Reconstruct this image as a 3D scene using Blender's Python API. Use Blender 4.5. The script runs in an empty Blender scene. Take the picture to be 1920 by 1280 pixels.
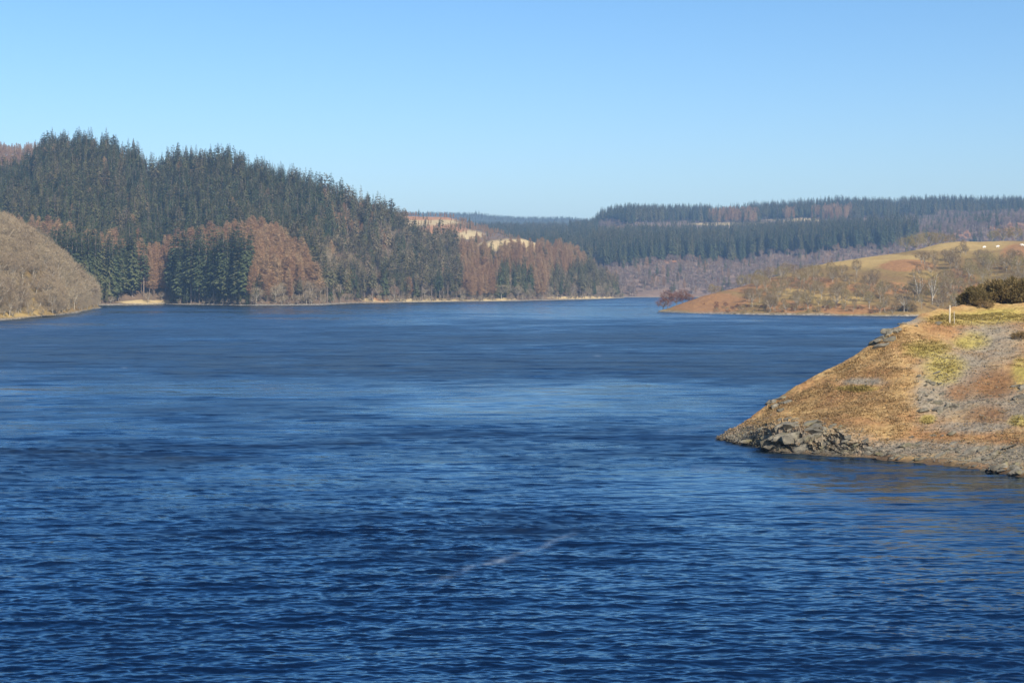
import bpy, bmesh, math, random
import numpy as np
from mathutils import Vector, Matrix

random.seed(7)
rng = np.random.default_rng(11)
SC = bpy.context.scene
COL = SC.collection
R = math.radians

# ------------------------------------------------------------------ camera
FPX, HZ, CAMH = 2667.0, 536.0, 10.0         # focal length and horizon row in photo pixels (1920 wide), eye height over the water
cam = bpy.data.cameras.new('camera')
cam.lens, cam.sensor_width = 50.0, 36.0
cam.shift_y = -104.0 / 1920.0
cam.clip_start, cam.clip_end = 0.5, 30000.0
cam_o = bpy.data.objects.new('camera', cam)
COL.objects.link(cam_o)
cam_o.location = (0, 0, CAMH)
cam_o.rotation_euler = (R(90), 0, 0)
SC.camera = cam_o

# ------------------------------------------------------------------ sky, sun, exposure
SUN_AZ, SUN_EL = R(148), R(37)              # clockwise from the view direction (+Y): behind the camera, to the right
w = bpy.data.worlds.new('World')
SC.world = w
w.use_nodes = True
nt = w.node_tree
nt.nodes.clear()
sky = nt.nodes.new('ShaderNodeTexSky')
sky.sky_type = 'NISHITA'
sky.sun_disc = False
sky.sun_elevation = SUN_EL
sky.sun_rotation = SUN_AZ
sky.altitude = 300
sky.air_density = 1.0
sky.dust_density = 2.0
sky.ozone_density = 3.0
bg = nt.nodes.new('ShaderNodeBackground')
bg.inputs['Strength'].default_value = 0.112
hs = nt.nodes.new('ShaderNodeHueSaturation')
hs.inputs['Saturation'].default_value = 1.25
wo = nt.nodes.new('ShaderNodeOutputWorld')
nt.links.new(sky.outputs[0], hs.inputs['Color'])
nt.links.new(hs.outputs[0], bg.inputs[0])
nt.links.new(bg.outputs[0], wo.inputs[0])

sl = bpy.data.lights.new('sun', 'SUN')
sl.energy = 5.0
sl.angle = R(0.53)
sl.color = (1.0, 0.93, 0.82)
so = bpy.data.objects.new('sun', sl)
COL.objects.link(so)
sd = Vector((math.sin(SUN_AZ) * math.cos(SUN_EL), math.cos(SUN_AZ) * math.cos(SUN_EL), math.sin(SUN_EL)))
so.rotation_euler = sd.to_track_quat('Z', 'Y').to_euler()
so.location = sd * 500

SC.view_settings.view_transform = 'Standard'
SC.view_settings.look = 'None'
SC.view_settings.gamma = 1.0
SC.view_settings.exposure = 0.68
SC.view_settings.use_curve_mapping = False
SC.cycles.use_denoising = True
SC.cycles.sample_clamp_direct = 3.0
SC.cycles.sample_clamp_indirect = 3.0
SC.cycles.max_bounces = 5
SC.cycles.diffuse_bounces = 2
SC.cycles.glossy_bounces = 3
SC.cycles.volume_bounces = 0
SC.cycles.caustics_reflective = False
SC.cycles.caustics_refractive = False

# ------------------------------------------------------------------ helpers
def dist_of(y):                              # distance of a point of the water surface seen at row y
    return CAMH * FPX / (y - HZ)

def wp(x, y, d):                             # row, column, distance -> place in the world
    return ((x - 960.0) / FPX * d, d, CAMH - (y - HZ) / FPX * d)

def px(p):
    p = np.asarray(p, dtype=float)
    d = p[..., 1]
    return 960.0 + p[..., 0] / d * FPX, HZ + (CAMH - p[..., 2]) / d * FPX

_perm = rng.random((256, 256)).astype(np.float64)
def vnoise(x, y):
    xi = np.floor(x).astype(int); yi = np.floor(y).astype(int)
    fx = x - xi; fy = y - yi
    fx = fx * fx * (3 - 2 * fx); fy = fy * fy * (3 - 2 * fy)
    a = _perm[xi & 255, yi & 255]; b = _perm[(xi + 1) & 255, yi & 255]
    c = _perm[xi & 255, (yi + 1) & 255]; d = _perm[(xi + 1) & 255, (yi + 1) & 255]
    return (a * (1 - fx) + b * fx) * (1 - fy) + (c * (1 - fx) + d * fx) * fy - 0.5

def fbm(x, y, o=4, g=0.5):
    s, a = 0, 1.0
    for i in range(o):
        s = s + a * vnoise(x * 2 ** i + 17.3 * i, y * 2 ** i + 5.1 * i)
        a *= g
    return s

def mesh_np(name, verts, faces, mat=None, smooth=False):
    me = bpy.data.meshes.new(name)
    verts = np.ascontiguousarray(verts, dtype=np.float32)
    faces = np.ascontiguousarray(faces, dtype=np.int32)
    k = faces.shape[1]
    me.vertices.add(len(verts)); me.vertices.foreach_set('co', verts.ravel())
    me.loops.add(faces.size); me.loops.foreach_set('vertex_index', faces.ravel())
    me.polygons.add(len(faces))
    me.polygons.foreach_set('loop_start', np.arange(0, faces.size, k, dtype=np.int32))
    me.polygons.foreach_set('loop_total', np.full(len(faces), k, dtype=np.int32))
    me.polygons.foreach_set('use_smooth', np.full(len(faces), smooth, dtype=bool))
    me.update(calc_edges=True)
    if mat: me.materials.append(mat)
    return me

def attr(me, name, vals):
    a = me.attributes.new(name, 'FLOAT', 'POINT')
    a.data.foreach_set('value', np.ascontiguousarray(vals, dtype=np.float32).ravel())

def obj(name, me, parent=None, loc=(0, 0, 0)):
    o = bpy.data.objects.new(name, me)
    COL.objects.link(o)
    o.location = loc
    if parent: o.parent = parent
    return o

def tag(o, label=None, cat=None, group=None, kind=None):
    if label: o['label'] = label
    if cat: o['category'] = cat
    if group: o['group'] = group
    if kind: o['kind'] = kind
    return o

def grid_faces(nr, nc):
    i = np.arange(nr * nc).reshape(nr, nc)
    return np.stack([i[:-1, :-1], i[:-1, 1:], i[1:, 1:], i[1:, :-1]], -1).reshape(-1, 4)

# ------------------------------------------------------------------ materials
class NT:
    def __init__(s, name):
        s.m = bpy.data.materials.new(name); s.m.use_nodes = True
        s.t = s.m.node_tree; s.t.nodes.clear()
        s.out = s.n('ShaderNodeOutputMaterial')
    def n(s, t, **kw):
        x = s.t.nodes.new(t)
        for k, v in kw.items(): setattr(x, k, v)
        return x
    def l(s, a, b): s.t.links.new(a, b)
    def noise(s, scale, detail=4, rough=0.55, vec=None, dist=0.0):
        x = s.n('ShaderNodeTexNoise'); x.inputs['Scale'].default_value = scale
        x.inputs['Detail'].default_value = detail; x.inputs['Roughness'].default_value = rough
        x.inputs['Distortion'].default_value = dist
        if vec is not None: s.l(vec, x.inputs['Vector'])
        return x.outputs['Fac']
    def pos(s, scale=(1, 1, 1)):
        g = s.n('ShaderNodeNewGeometry'); m = s.n('ShaderNodeVectorMath', operation='MULTIPLY')
        m.inputs[1].default_value = scale; s.l(g.outputs['Position'], m.inputs[0])
        return m.outputs[0]
    def ramp(s, fac, stops):
        r = s.n('ShaderNodeValToRGB'); e = r.color_ramp.elements
        while len(e) < len(stops): e.new(0.5)
        for q, (p, c) in zip(e, stops):
            q.position = p; q.color = (*c, 1)
        s.l(fac, r.inputs[0]); return r.outputs[0]
    def maprange(s, v, a, b, c=0.0, d=1.0):
        m = s.n('ShaderNodeMapRange'); s.l(v, m.inputs[0])
        for i, q in zip((1, 2, 3, 4), (a, b, c, d)): m.inputs[i].default_value = q
        return m.outputs[0]
    def mix(s, f, a, b, blend='MIX'):
        m = s.n('ShaderNodeMix', data_type='RGBA', blend_type=blend)
        for sock, v in ((m.inputs[0], f), (m.inputs[6], a), (m.inputs[7], b)):
            if isinstance(v, (int, float)): sock.default_value = v
            elif isinstance(v, tuple): sock.default_value = (*v, 1)
            else: s.l(v, sock)
        return m.outputs[2]
    def math(s, op, a, b=0.0):
        m = s.n('ShaderNodeMath', operation=op)
        for sock, v in ((m.inputs[0], a), (m.inputs[1], b)):
            if isinstance(v, (int, float)): sock.default_value = v
            else: s.l(v, sock)
        return m.outputs[0]
    def at(s, name):
        a = s.n('ShaderNodeAttribute'); a.attribute_name = name; return a.outputs['Fac']
    def bump(s, h, strength, dist):
        b = s.n('ShaderNodeBump'); b.inputs['Strength'].default_value = strength
        b.inputs['Distance'].default_value = dist; s.l(h, b.inputs['Height']); return b.outputs[0]
    def bsdf(s, color, rough=0.85, normal=None, spec=0.2):
        p = s.n('ShaderNodeBsdfPrincipled')
        if isinstance(color, tuple): p.inputs['Base Color'].default_value = (*color, 1)
        else: s.l(color, p.inputs['Base Color'])
        if isinstance(rough, (int, float)): p.inputs['Roughness'].default_value = rough
        else: s.l(rough, p.inputs['Roughness'])
        p.inputs['Specular IOR Level'].default_value = spec
        if normal is not None: s.l(normal, p.inputs['Normal'])
        s.l(p.outputs[0], s.out.inputs['Surface'])
        return p

def foliage_mat(name, c0, c1, c2, big=0.012, spec=0.15):
    """foliage or twigs: a hue for each plant, patches of stand-wide hue, some fine mottling"""
    t = NT(name)
    oi = t.n('ShaderNodeObjectInfo')
    n1 = t.noise(big, 3, vec=t.pos())
    f = t.math('ADD', t.math('MULTIPLY', oi.outputs['Random'], 0.62), t.math('SUBTRACT', t.math('MULTIPLY', n1, 1.3), 0.3))
    c = t.ramp(f, [(0.2, c0), (0.62, c1), (1.0, c2)])
    n2 = t.noise(0.9, 2, vec=t.pos())
    c = t.mix(t.maprange(n2, 0.3, 0.7, 0.0, 0.45), c, tuple(v * 0.55 for v in c0))
    p = t.bsdf(c, 0.8, spec=spec)
    tr = t.n('ShaderNodeBsdfTranslucent'); t.l(c, tr.inputs['Color'])
    mx = t.n('ShaderNodeMixShader'); mx.inputs[0].default_value = 0.2
    t.l(p.outputs[0], mx.inputs[1]); t.l(tr.outputs[0], mx.inputs[2]); t.l(mx.outputs[0], t.out.inputs['Surface'])
    return t.m

def plain_mat(name, c0, c1, scale, rough=0.85, bump=0.0, spec=0.2):
    t = NT(name)
    n = t.noise(scale, 5, vec=t.pos())
    t.bsdf(t.ramp(n, [(0.3, c0), (0.7, c1)]), rough, t.bump(n, bump, 0.1) if bump else None, spec)
    return t.m

M = {}
M['bark'] = plain_mat('conifer_bark', (0.10, 0.075, 0.055), (0.2, 0.16, 0.125), 1.5)
M['palebark'] = plain_mat('pale_bark', (0.22, 0.19, 0.14), (0.42, 0.37, 0.29), 1.5)
M['birchbark'] = plain_mat('birch_bark', (0.26, 0.235, 0.19), (0.5, 0.47, 0.42), 2.5)
M['spruce'] = foliage_mat('spruce_needles', (0.044, 0.064, 0.028), (0.092, 0.108, 0.044), (0.165, 0.144, 0.06))
M['olive'] = foliage_mat('olive_needles', (0.095, 0.096, 0.044), (0.16, 0.14, 0.066), (0.25, 0.185, 0.10), 0.02)
M['larch'] = foliage_mat('larch_twigs', (0.29, 0.162, 0.082), (0.37, 0.228, 0.115), (0.43, 0.295, 0.155), 0.02)
M['tan'] = foliage_mat('tan_twigs', (0.24, 0.18, 0.115), (0.33, 0.255, 0.155), (0.36, 0.29, 0.18), 0.03)
M['grey'] = foliage_mat('grey_twigs', (0.19, 0.135, 0.075), (0.26, 0.19, 0.09), (0.30, 0.245, 0.095), 0.02)
M['scrub'] = foliage_mat('scrub_twigs', (0.13, 0.095, 0.085), (0.21, 0.15, 0.115), (0.30, 0.2, 0.13), 0.008)
M['gorse'] = foliage_mat('gorse_leaves', (0.12, 0.092, 0.034), (0.21, 0.15, 0.06), (0.30, 0.2, 0.095), 0.6)
M['redshrub'] = foliage_mat('red_shrub_twigs', (0.13, 0.055, 0.035), (0.19, 0.085, 0.05), (0.22, 0.12, 0.07), 0.05)

def hill_mat(name, wood, grass, bracken):
    """wooded ground litter with weights for pale grass and orange bracken stored on the mesh"""
    t = NT(name)
    n = t.noise(0.05, 6, 0.6, vec=t.pos())
    f = t.noise(0.6, 5, 0.6, vec=t.pos())
    base = t.ramp(n, [(0.35, wood[0]), (0.65, wood[1])])
    base = t.mix(t.maprange(f, 0.35, 0.7, 0, 0.5), base, tuple(v * 0.5 for v in wood[0]))
    gcol = t.ramp(t.noise(0.11, 6, 0.65, vec=t.pos()), [(0.3, grass[0]), (0.7, grass[1])])
    gcol = t.mix(t.maprange(f, 0.4, 0.75, 0, 0.4), gcol, tuple(v * 0.6 for v in grass[0]))
    bcol = t.ramp(f, [(0.3, bracken[0]), (0.7, bracken[1])])
    wob = t.math('MULTIPLY', t.math('SUBTRACT', t.noise(0.09, 5, 0.65, vec=t.pos()), 0.5), 1.3)
    mg = t.maprange(t.math('ADD', t.at('grass'), wob), 0.35, 0.65)
    mb = t.maprange(t.math('ADD', t.at('bracken'), wob), 0.35, 0.65)
    c = t.mix(mb, t.mix(mg, base, gcol), bcol)
    # wet stones at the waterline
    rk = t.ramp(t.noise(0.9, 5, 0.7, vec=t.pos()), [(0.35, (0.06, 0.052, 0.042)), (0.6, (0.26, 0.23, 0.18)), (0.75, (0.4, 0.35, 0.26))])
    g = t.n('ShaderNodeSeparateXYZ'); t.l(t.pos(), g.inputs[0])
    c = t.mix(t.maprange(t.math('ADD', g.outputs['Z'], t.math('MULTIPLY', t.math('SUBTRACT', n, 0.5), 2)), 0.15, 0.8, 1.0, 0.0), c, rk)
    t.bsdf(c, 0.9, t.bump(f, 0.6, 1.0), 0.1)
    return t.m

WOOD = ((0.10, 0.07, 0.045), (0.17, 0.115, 0.07))
GRASS = ((0.30, 0.215, 0.10), (0.46, 0.36, 0.19))
BRACK = ((0.24, 0.105, 0.045), (0.36, 0.19, 0.085))
M['hill'] = hill_mat('wooded_hill_ground', WOOD, GRASS, BRACK)
M['farhill'] = hill_mat('far_hill_ground', ((0.13, 0.09, 0.07), (0.23, 0.155, 0.105)), GRASS, BRACK)
M['pasture'] = hill_mat('pasture_ground', ((0.20, 0.125, 0.05), (0.25, 0.175, 0.06)), ((0.29, 0.195, 0.068), (0.37, 0.26, 0.098)), ((0.21, 0.10, 0.038), (0.30, 0.165, 0.068)))
M['young'] = hill_mat('young_plantation_ground', ((0.05, 0.06, 0.045), (0.09, 0.1, 0.07)), GRASS, BRACK)

# ------------------------------------------------------------------ hills: lofted rows
HILLS = {}
def loft(name, rows, x0, x1, nx, nt_, mat, relief=0.0, rscale=60.0, blobs=(), seed=0.0, xs=None, shape=None):
    """rows of (column, row, distance) or (column, 'z', distance, height), front to back"""
    xs = np.linspace(x0, x1, nx) if xs is None else xs
    nx = len(xs)
    P = []
    for r in rows:
        a = []
        for q in r:
            if len(q) == 4: a.append((q[0], q[3], q[2]))
            elif len(q) == 2: a.append((q[0], 0.0, dist_of(q[1])))
            else: a.append((q[0], CAMH - (q[1] - HZ) / FPX * q[2], q[2]))
        a = np.array(a, float)
        z = np.interp(xs, a[:, 0], a[:, 1]); d = np.interp(xs, a[:, 0], a[:, 2])
        P.append(np.stack([(xs - 960) / FPX * d, d, z], -1))
    P = np.array(P)                                     # rows, nx, 3
    n = len(P)
    t = np.linspace(0, n - 1, nt_)
    i = np.clip(np.floor(t).astype(int), 0, n - 2); f = (t - i)[:, None, None]
    p0 = P[np.maximum(i - 1, 0)]; p1 = P[i]; p2 = P[i + 1]; p3 = P[np.minimum(i + 2, n - 1)]
    m1 = (p2 - p0) * 0.35; m2 = (p3 - p1) * 0.35
    G = (2 * f ** 3 - 3 * f ** 2 + 1) * p1 + (f ** 3 - 2 * f ** 2 + f) * m1 + (-2 * f ** 3 + 3 * f ** 2) * p2 + (f ** 3 - f ** 2) * m2
    if relief:
        am = np.clip((G[..., 2] - 0.3) / (relief * 3), 0, 1)
        G[..., 2] += am * relief * 2 * fbm(G[..., 0] / rscale + seed, G[..., 1] / rscale, 5)
    # gentle wander of the waterline
    nrm = np.exp(-np.abs(G[..., 2]) / 2.0)
    G[..., 2] += nrm * 0.5 * fbm(G[..., 0] / 9 + seed, G[..., 1] / 25, 3)
    if shape: G = shape(G)
    me = mesh_np(name, G.reshape(-1, 3), grid_faces(nt_, nx), mat, shape is None)
    X, Y = px(G)
    wg = {k: np.zeros(X.shape) for k in ('grass', 'bracken', 'scree', 'moss')}
    for kind, cx, cy, rx, ry in blobs:
        wg[kind] = np.maximum(wg[kind], np.clip(1.6 - np.hypot((X - cx) / rx, (Y - cy) / ry), 0, 1))
    for k, v in wg.items(): attr(me, k, v)
    o = obj(name, me)
    tag(o, kind='structure')
    HILLS[name] = G
    return o

S = lambda *a: list(a)
# the bare-wooded knoll on the left
loft('knoll', [
    S((-700, 'z', 330, -3), (0, 'z', 400, -3), (185, 'z', 630, -3)),
    S((-700, 630), (0, 601), (100, 593), (150, 586), (178, 579.5), (190, 577.5)),
    S((-700, 'z', 372, 4), (0, 'z', 428, 4.0), (100, 'z', 480, 2.6), (160, 'z', 570, 1.4), (190, 'z', 650, 0.1)),
    S((-700, 'z', 410, 25), (0, 'z', 460, 18), (60, 'z', 482, 15), (120, 'z', 530, 9.5), (160, 'z', 590, 4.5), (178, 'z', 625, 1.5), (190, 'z', 660, 0)),
    S((-700, 'z', 470, 40), (0, 'z', 510, 28), (60, 'z', 535, 23), (120, 'z', 580, 14), (160, 'z', 620, 6), (178, 'z', 640, 2), (190, 'z', 670, -0.4)),
    S((-700, 'z', 560, 30), (0, 'z', 570, 18), (120, 'z', 630, 4), (190, 'z', 690, -2)),
    S((-700, 'z', 640, -3), (0, 'z', 640, -3), (190, 'z', 700, -3))],
    -700, 190, 220, 70, M['pasture'], 0.8, 20, [('grass', 20, 585, 60, 9)])
# the forested hill, its shore running from the left to the spur's point
shoreB = S((-900, 576), (150, 573), (300, 570.2), (400, 571.5), (480, 572.8), (600, 571.8), (660, 568.2), (800, 566.2), (950, 564.6), (1000, 563.4), (1100, 561.2), (1158, 559.2), (1172, 558.9))
ridgeB = S((-900, 345, 1000), (0, 352, 1000), (55, 340, 1000), (75, 312, 1000), (100, 303, 1000), (190, 312, 990), (250, 336, 985), (272, 358, 985), (292, 366, 985), (318, 344, 985), (345, 336, 985), (420, 334, 985), (500, 368, 985), (560, 382, 985), (640, 404, 990), (665, 416, 995), (700, 428, 1000), (735, 442, 1010), (780, 472, 1030), (850, 482, 1070), (890, 464, 1095), (920, 449, 1110), (975, 446, 1130), (1030, 466, 1150), (1080, 497, 1165), (1130, 532, 1172), (1160, 555, 1178), (1172, 559.5, 1185))
def blend(a, b, f, bulge=0.0):
    xs = np.array(sorted(set([q[0] for q in a] + [q[0] for q in b])), float)
    za = np.zeros(len(xs)); da = np.interp(xs, [q[0] for q in a], [dist_of(q[1]) for q in a])
    zb = np.interp(xs, [q[0] for q in b], [CAMH - (q[1] - HZ) / FPX * q[2] for q in b]); db = np.interp(xs, [q[0] for q in b], [q[2] for q in b])
    return [(x, 'z', d, z) for x, d, z in zip(xs, da + (db - da) * f, za + (zb - za) * (f + bulge))]
loft('forest_hill', [
    [(q[0], 'z', dist_of(q[1]) - 14, -3) for q in shoreB], shoreB,
    blend(shoreB, ridgeB, 0.05, -0.01), blend(shoreB, ridgeB, 0.25, -0.03), blend(shoreB, ridgeB, 0.5, -0.02), blend(shoreB, ridgeB, 0.75, 0.0), ridgeB,
    [(q[0], 'z', q[2] + 80, max(CAMH - (q[1] - HZ) / FPX * q[2] - 10, -2)) for q in ridgeB],
    [(q[0], 'z', q[2] + 200, -3) for q in ridgeB]],
    -900, 1172, 520, 120, M['hill'], 3.5, 70,
    [('grass', 975, 460, 62, 11), ('grass', 880, 452, 26, 10), ('grass', 600, 420, 18, 12), ('bracken', 605, 418, 20, 14), ('bracken', 700, 470, 40, 30), ('bracken', 715, 550, 25, 14), ('grass', 712, 561, 30, 5), ('grass', 800, 563, 60, 3.5), ('grass', 275, 566, 45, 3.5), ('grass', 900, 561, 60, 3.5), ('bracken', 640, 400, 60, 40), ('grass', 1090, 558, 60, 2.5), ('bracken', 865, 430, 60, 12)])
# red larch ridge behind, left and centre
loft('back_ridge', [
    S((-900, 'z', 1150, 40), (220, 'z', 1150, 40)), S((-900, 'z', 1280, 80), (220, 'z', 1280, 70)),
    S((-900, 285, 1400), (0, 290, 1400), (70, 292, 1400), (220, 330, 1400)),
    S((-900, 'z', 1500, 120), (220, 'z', 1500, 90)), S((-900, 'z', 1700, 60), (220, 'z', 1700, 40))],
    -900, 220, 160, 40, M['hill'], 2, 60, [('bracken', 20, 300, 300, 30)])
loft('far_spur', [
    S((600, 'z', 1180, 10), (980, 'z', 1250, 5)), S((600, 440, 1250), (860, 445, 1270), (980, 470, 1300)),
    S((600, 404, 1500), (690, 402, 1500), (760, 403, 1500), (838, 407, 1500), (880, 420, 1480), (940, 440, 1460), (980, 462, 1440)),
    S((600, 'z', 1600, 70), (838, 'z', 1600, 68), (980, 'z', 1540, 30)), S((600, 'z', 1750, 30), (980, 'z', 1650, 5))],
    600, 980, 120, 40, M['hill'], 1.5, 50, [('grass', 808, 418, 52, 8), ('bracken', 790, 406, 90, 6), ('bracken', 830, 430, 40, 8), ('grass', 880, 440, 24, 8)])
# the far hill across the end of the lake
loft('far_hill', [
    S((600, 'z', 1235, -3), (2900, 'z', 1235, -3)),
    S((600, 'z', 1252, 0.3), (2900, 'z', 1252, 0.3)),
    S((600, 'z', 1300, 10), (1300, 'z', 1300, 11), (2900, 'z', 1300, 12)),
    S((600, 485, 1480), (1100, 484, 1490), (1400, 478, 1500), (1600, 462, 1500), (1750, 448, 1500), (1920, 425, 1500), (2900, 400, 1500)),
    S((600, 465, 1700), (930, 466, 1720), (1115, 464, 1720), (1400, 456, 1720), (1700, 430, 1720), (1920, 408, 1720), (2900, 390, 1720)),
    S((600, 450, 1900), (930, 450, 1900), (1060, 452, 1900), (1118, 440, 1900), (1170, 421, 1900), (1440, 418, 1900), (1700, 410, 1900), (1920, 402, 1900), (2900, 380, 1900)),
    S((600, 450, 2150), (930, 446, 2150), (1060, 448, 2150), (1112, 440, 2150), (1128, 414, 2150), (1300, 409, 2150), (1500, 401, 2150), (1700, 395, 2150), (1920, 396, 2150), (2900, 370, 2150)),
    S((600, 'z', 2400, 70), (1110, 'z', 2400, 70), (1128, 'z', 2400, 98), (2900, 'z', 2400, 120)), S((600, 'z', 2700, 30), (2900, 'z', 2700, 40))],
    600, 2900, 460, 130, M['farhill'], 3.0, 80,
    [('bracken', 1150, 435, 28, 12), ('grass', 1375, 420, 75, 3), ('bracken', 1560, 452, 70, 9), ('bracken', 1340, 482, 40, 8), ('bracken', 1240, 485, 40, 7), ('grass', 1500, 412, 60, 2.5), ('grass', 1900, 398, 25, 5), ('bracken', 1760, 440, 60, 10), ('bracken', 1890, 425, 40, 8)])
loft('distant_ridge', [
    S((300, 'z', 2750, 20), (1700, 'z', 2750, 20)), S((300, 'z', 2950, 120), (1700, 'z', 2950, 100)),
    S((300, 402, 3200), (745, 401, 3200), (840, 402.5, 3200), (900, 403, 3200), (1000, 409, 3200), (1060, 413, 3200), (1110, 418, 3200), (1200, 422, 3200), (1700, 440, 3200)),
    S((300, 'z', 3600, 140), (1700, 'z', 3600, 100)), S((300, 'z', 4000, 20), (1700, 'z', 4000, 20))],
    300, 1700, 200, 40, M['young'], 4, 150)
# the grassy hill on the right with bare oaks
shoreD = S((1234, 584.6), (1270, 586.6), (1300, 587.8), (1400, 589.8), (1550, 591.5), (1700, 593), (1760, 591), (2000, 600), (3000, 630))
ridgeD = S((1234, 584.4, 556), (1245, 580, 560), (1262, 574, 562), (1300, 562, 565), (1350, 547, 575), (1420, 528, 590), (1500, 509, 600), (1570, 492, 610), (1640, 480, 620), (1700, 470, 630), (1760, 460, 640), (1800, 456, 640), (1920, 452, 640), (3000, 400, 640))
loft('grassy_hill', [
    [(q[0], 'z', dist_of(q[1]) - 9, -3) for q in shoreD], shoreD,
    blend(shoreD, ridgeD, 0.03, 0.04), blend(shoreD, ridgeD, 0.25, 0.0), blend(shoreD, ridgeD, 0.6, 0.05), ridgeD,
    [(q[0], 'z', q[2] + 45, max(CAMH - (q[1] - HZ) / FPX * q[2] - 3, -2.5)) for q in ridgeD],
    [(q[0], 'z', q[2] + 140, -3) for q in ridgeD]],
    1234, 3000, 420, 90, M['pasture'], 0.9, 25,
    [('bracken', 1330, 568, 75, 18), ('bracken', 1420, 535, 60, 14), ('grass', 1620, 487, 110, 12), ('grass', 1780, 460, 120, 10), ('bracken', 1700, 498, 45, 10), ('bracken', 1800, 512, 30, 8), ('bracken', 1905, 475, 25, 16), ('bracken', 1480, 575, 40, 10), ('bracken', 1600, 580, 60, 8), ('bracken', 1500, 530, 70, 10), ('bracken', 1650, 540, 60, 12), ('bracken', 1780, 535, 60, 14), ('grass', 1560, 560, 60, 9), ('grass', 1480, 545, 30, 8)])

# ------------------------------------------------------------------ the near headland
def near_mat():
    t = NT('headland_ground')
    p = t.pos((0.45, 1.0, 1.0))
    fine = t.noise(5.0, 6, 0.7, vec=p)
    mid = t.noise(0.8, 5, 0.65, vec=t.pos((0.6, 1, 1)))
    big = t.noise(0.22, 5, 0.6, vec=t.pos())
    grass = t.ramp(t.math('ADD', t.math('MULTIPLY', fine, 0.55), t.math('MULTIPLY', mid, 0.45)),
                   [(0.3, (0.18, 0.10, 0.042)), (0.45, (0.27, 0.165, 0.068)), (0.55, (0.33, 0.22, 0.095)), (0.72, (0.41, 0.30, 0.145))])
    rust = t.ramp(fine, [(0.3, (0.13, 0.06, 0.03)), (0.65, (0.28, 0.145, 0.065))])
    grass = t.mix(t.maprange(big, 0.42, 0.6, 0.0, 0.75), grass, rust)
    stone = t.ramp(t.noise(7.0, 6, 0.75, vec=t.pos()), [(0.3, (0.085, 0.075, 0.058)), (0.5, (0.19, 0.165, 0.125)), (0.7, (0.28, 0.245, 0.185))])
    moss = t.ramp(fine, [(0.3, (0.15, 0.125, 0.03)), (0.65, (0.36, 0.285, 0.08))])
    brk = t.ramp(fine, [(0.3, (0.10, 0.05, 0.024)), (0.65, (0.22, 0.115, 0.05))])
    wob = t.math('MULTIPLY', t.math('SUBTRACT', t.noise(0.5, 8, 0.75, vec=t.pos((0.6, 1, 1))), 0.5), 1.9)
    c = grass
    for a, col in (('scree', stone), ('moss', moss), ('bracken', brk)):
        c = t.mix(t.maprange(t.math('ADD', t.at(a), wob), 0.15, 1.05, 0.0, 0.9), c, col)
    xyz = t.n('ShaderNodeSeparateXYZ'); t.l(t.pos(), xyz.inputs[0])
    c = t.mix(t.maprange(t.math('ADD', xyz.outputs['Z'], t.math('MULTIPLY', t.math('SUBTRACT', mid, 0.5), 0.8)), 0.05, 0.3, 0.75, 0.0), c, (0.045, 0.035, 0.026))
    t.bsdf(c, 0.92, t.bump(fine, 0.7, 0.12), 0.1)
    return t.m
M['near'] = near_mat()
shoreE = S((1345, 824), (1372, 829), (1450, 846), (1600, 856), (1750, 869), (1850, 881), (1920, 893), (2100, 930), (2600, 1010))
crestE = S((1345, 824.5, 93.4), (1365, 812, 94), (1390, 797, 95), (1440, 762, 96), (1500, 727, 97), (1560, 691, 98.5), (1610, 663, 99.5), (1650, 638, 100.5), (1675, 615, 102), (1692, 604, 103), (1740, 586, 106), (1800, 574, 110), (1920, 571, 112), (2600, 560, 116))
def shoreW(f, z):
    return [(q[0], 'z', dist_of(q[1]) + f, z) for q in shoreE]
crw = np.array([(q[0], CAMH - (q[1] - HZ) / FPX * q[2], q[2]) for q in crestE])
def mixrow(f, g, extra=None):
    xs = np.array(sorted(set([q[0] for q in shoreE] + [q[0] for q in crestE] + [1400, 1480, 1540, 1590, 1640])), float)
    ds = np.interp(xs, [q[0] for q in shoreE], [dist_of(q[1]) for q in shoreE])
    dz = np.interp(xs, crw[:, 0], crw[:, 2]); z = np.interp(xs, crw[:, 0], crw[:, 1])
    return [(x, 'z', d1 + (d2 - d1) * f, zz * g + (extra(x) if extra else 0)) for x, d1, d2, zz in zip(xs, ds, dz, z)]
cliff = lambda x: float(np.interp(x, [1345, 1400, 1440, 1480, 1540, 1600, 1660], [0.0, 0.25, 0.8, 0.95, 0.8, 0.5, 0.0]))
def blocky(x, y):                         # broken, roughly bedded steps
    wx = x + 0.35 * fbm(x * 2, y * 2, 3); wy = y + 0.3 * fbm(x * 2 + 7, y * 2, 3)
    r = 0
    for sc_, am in ((1.0, 0.6), (0.47, 0.4), (0.22, 0.22)):
        i = np.floor(wx / sc_ + 0.5 * np.floor(wy / (sc_ * 0.55))).astype(int); j = np.floor(wy / (sc_ * 0.55)).astype(int)
        r = r + am * (_perm[i & 255, j & 255] - 0.5)
    return r
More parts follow.
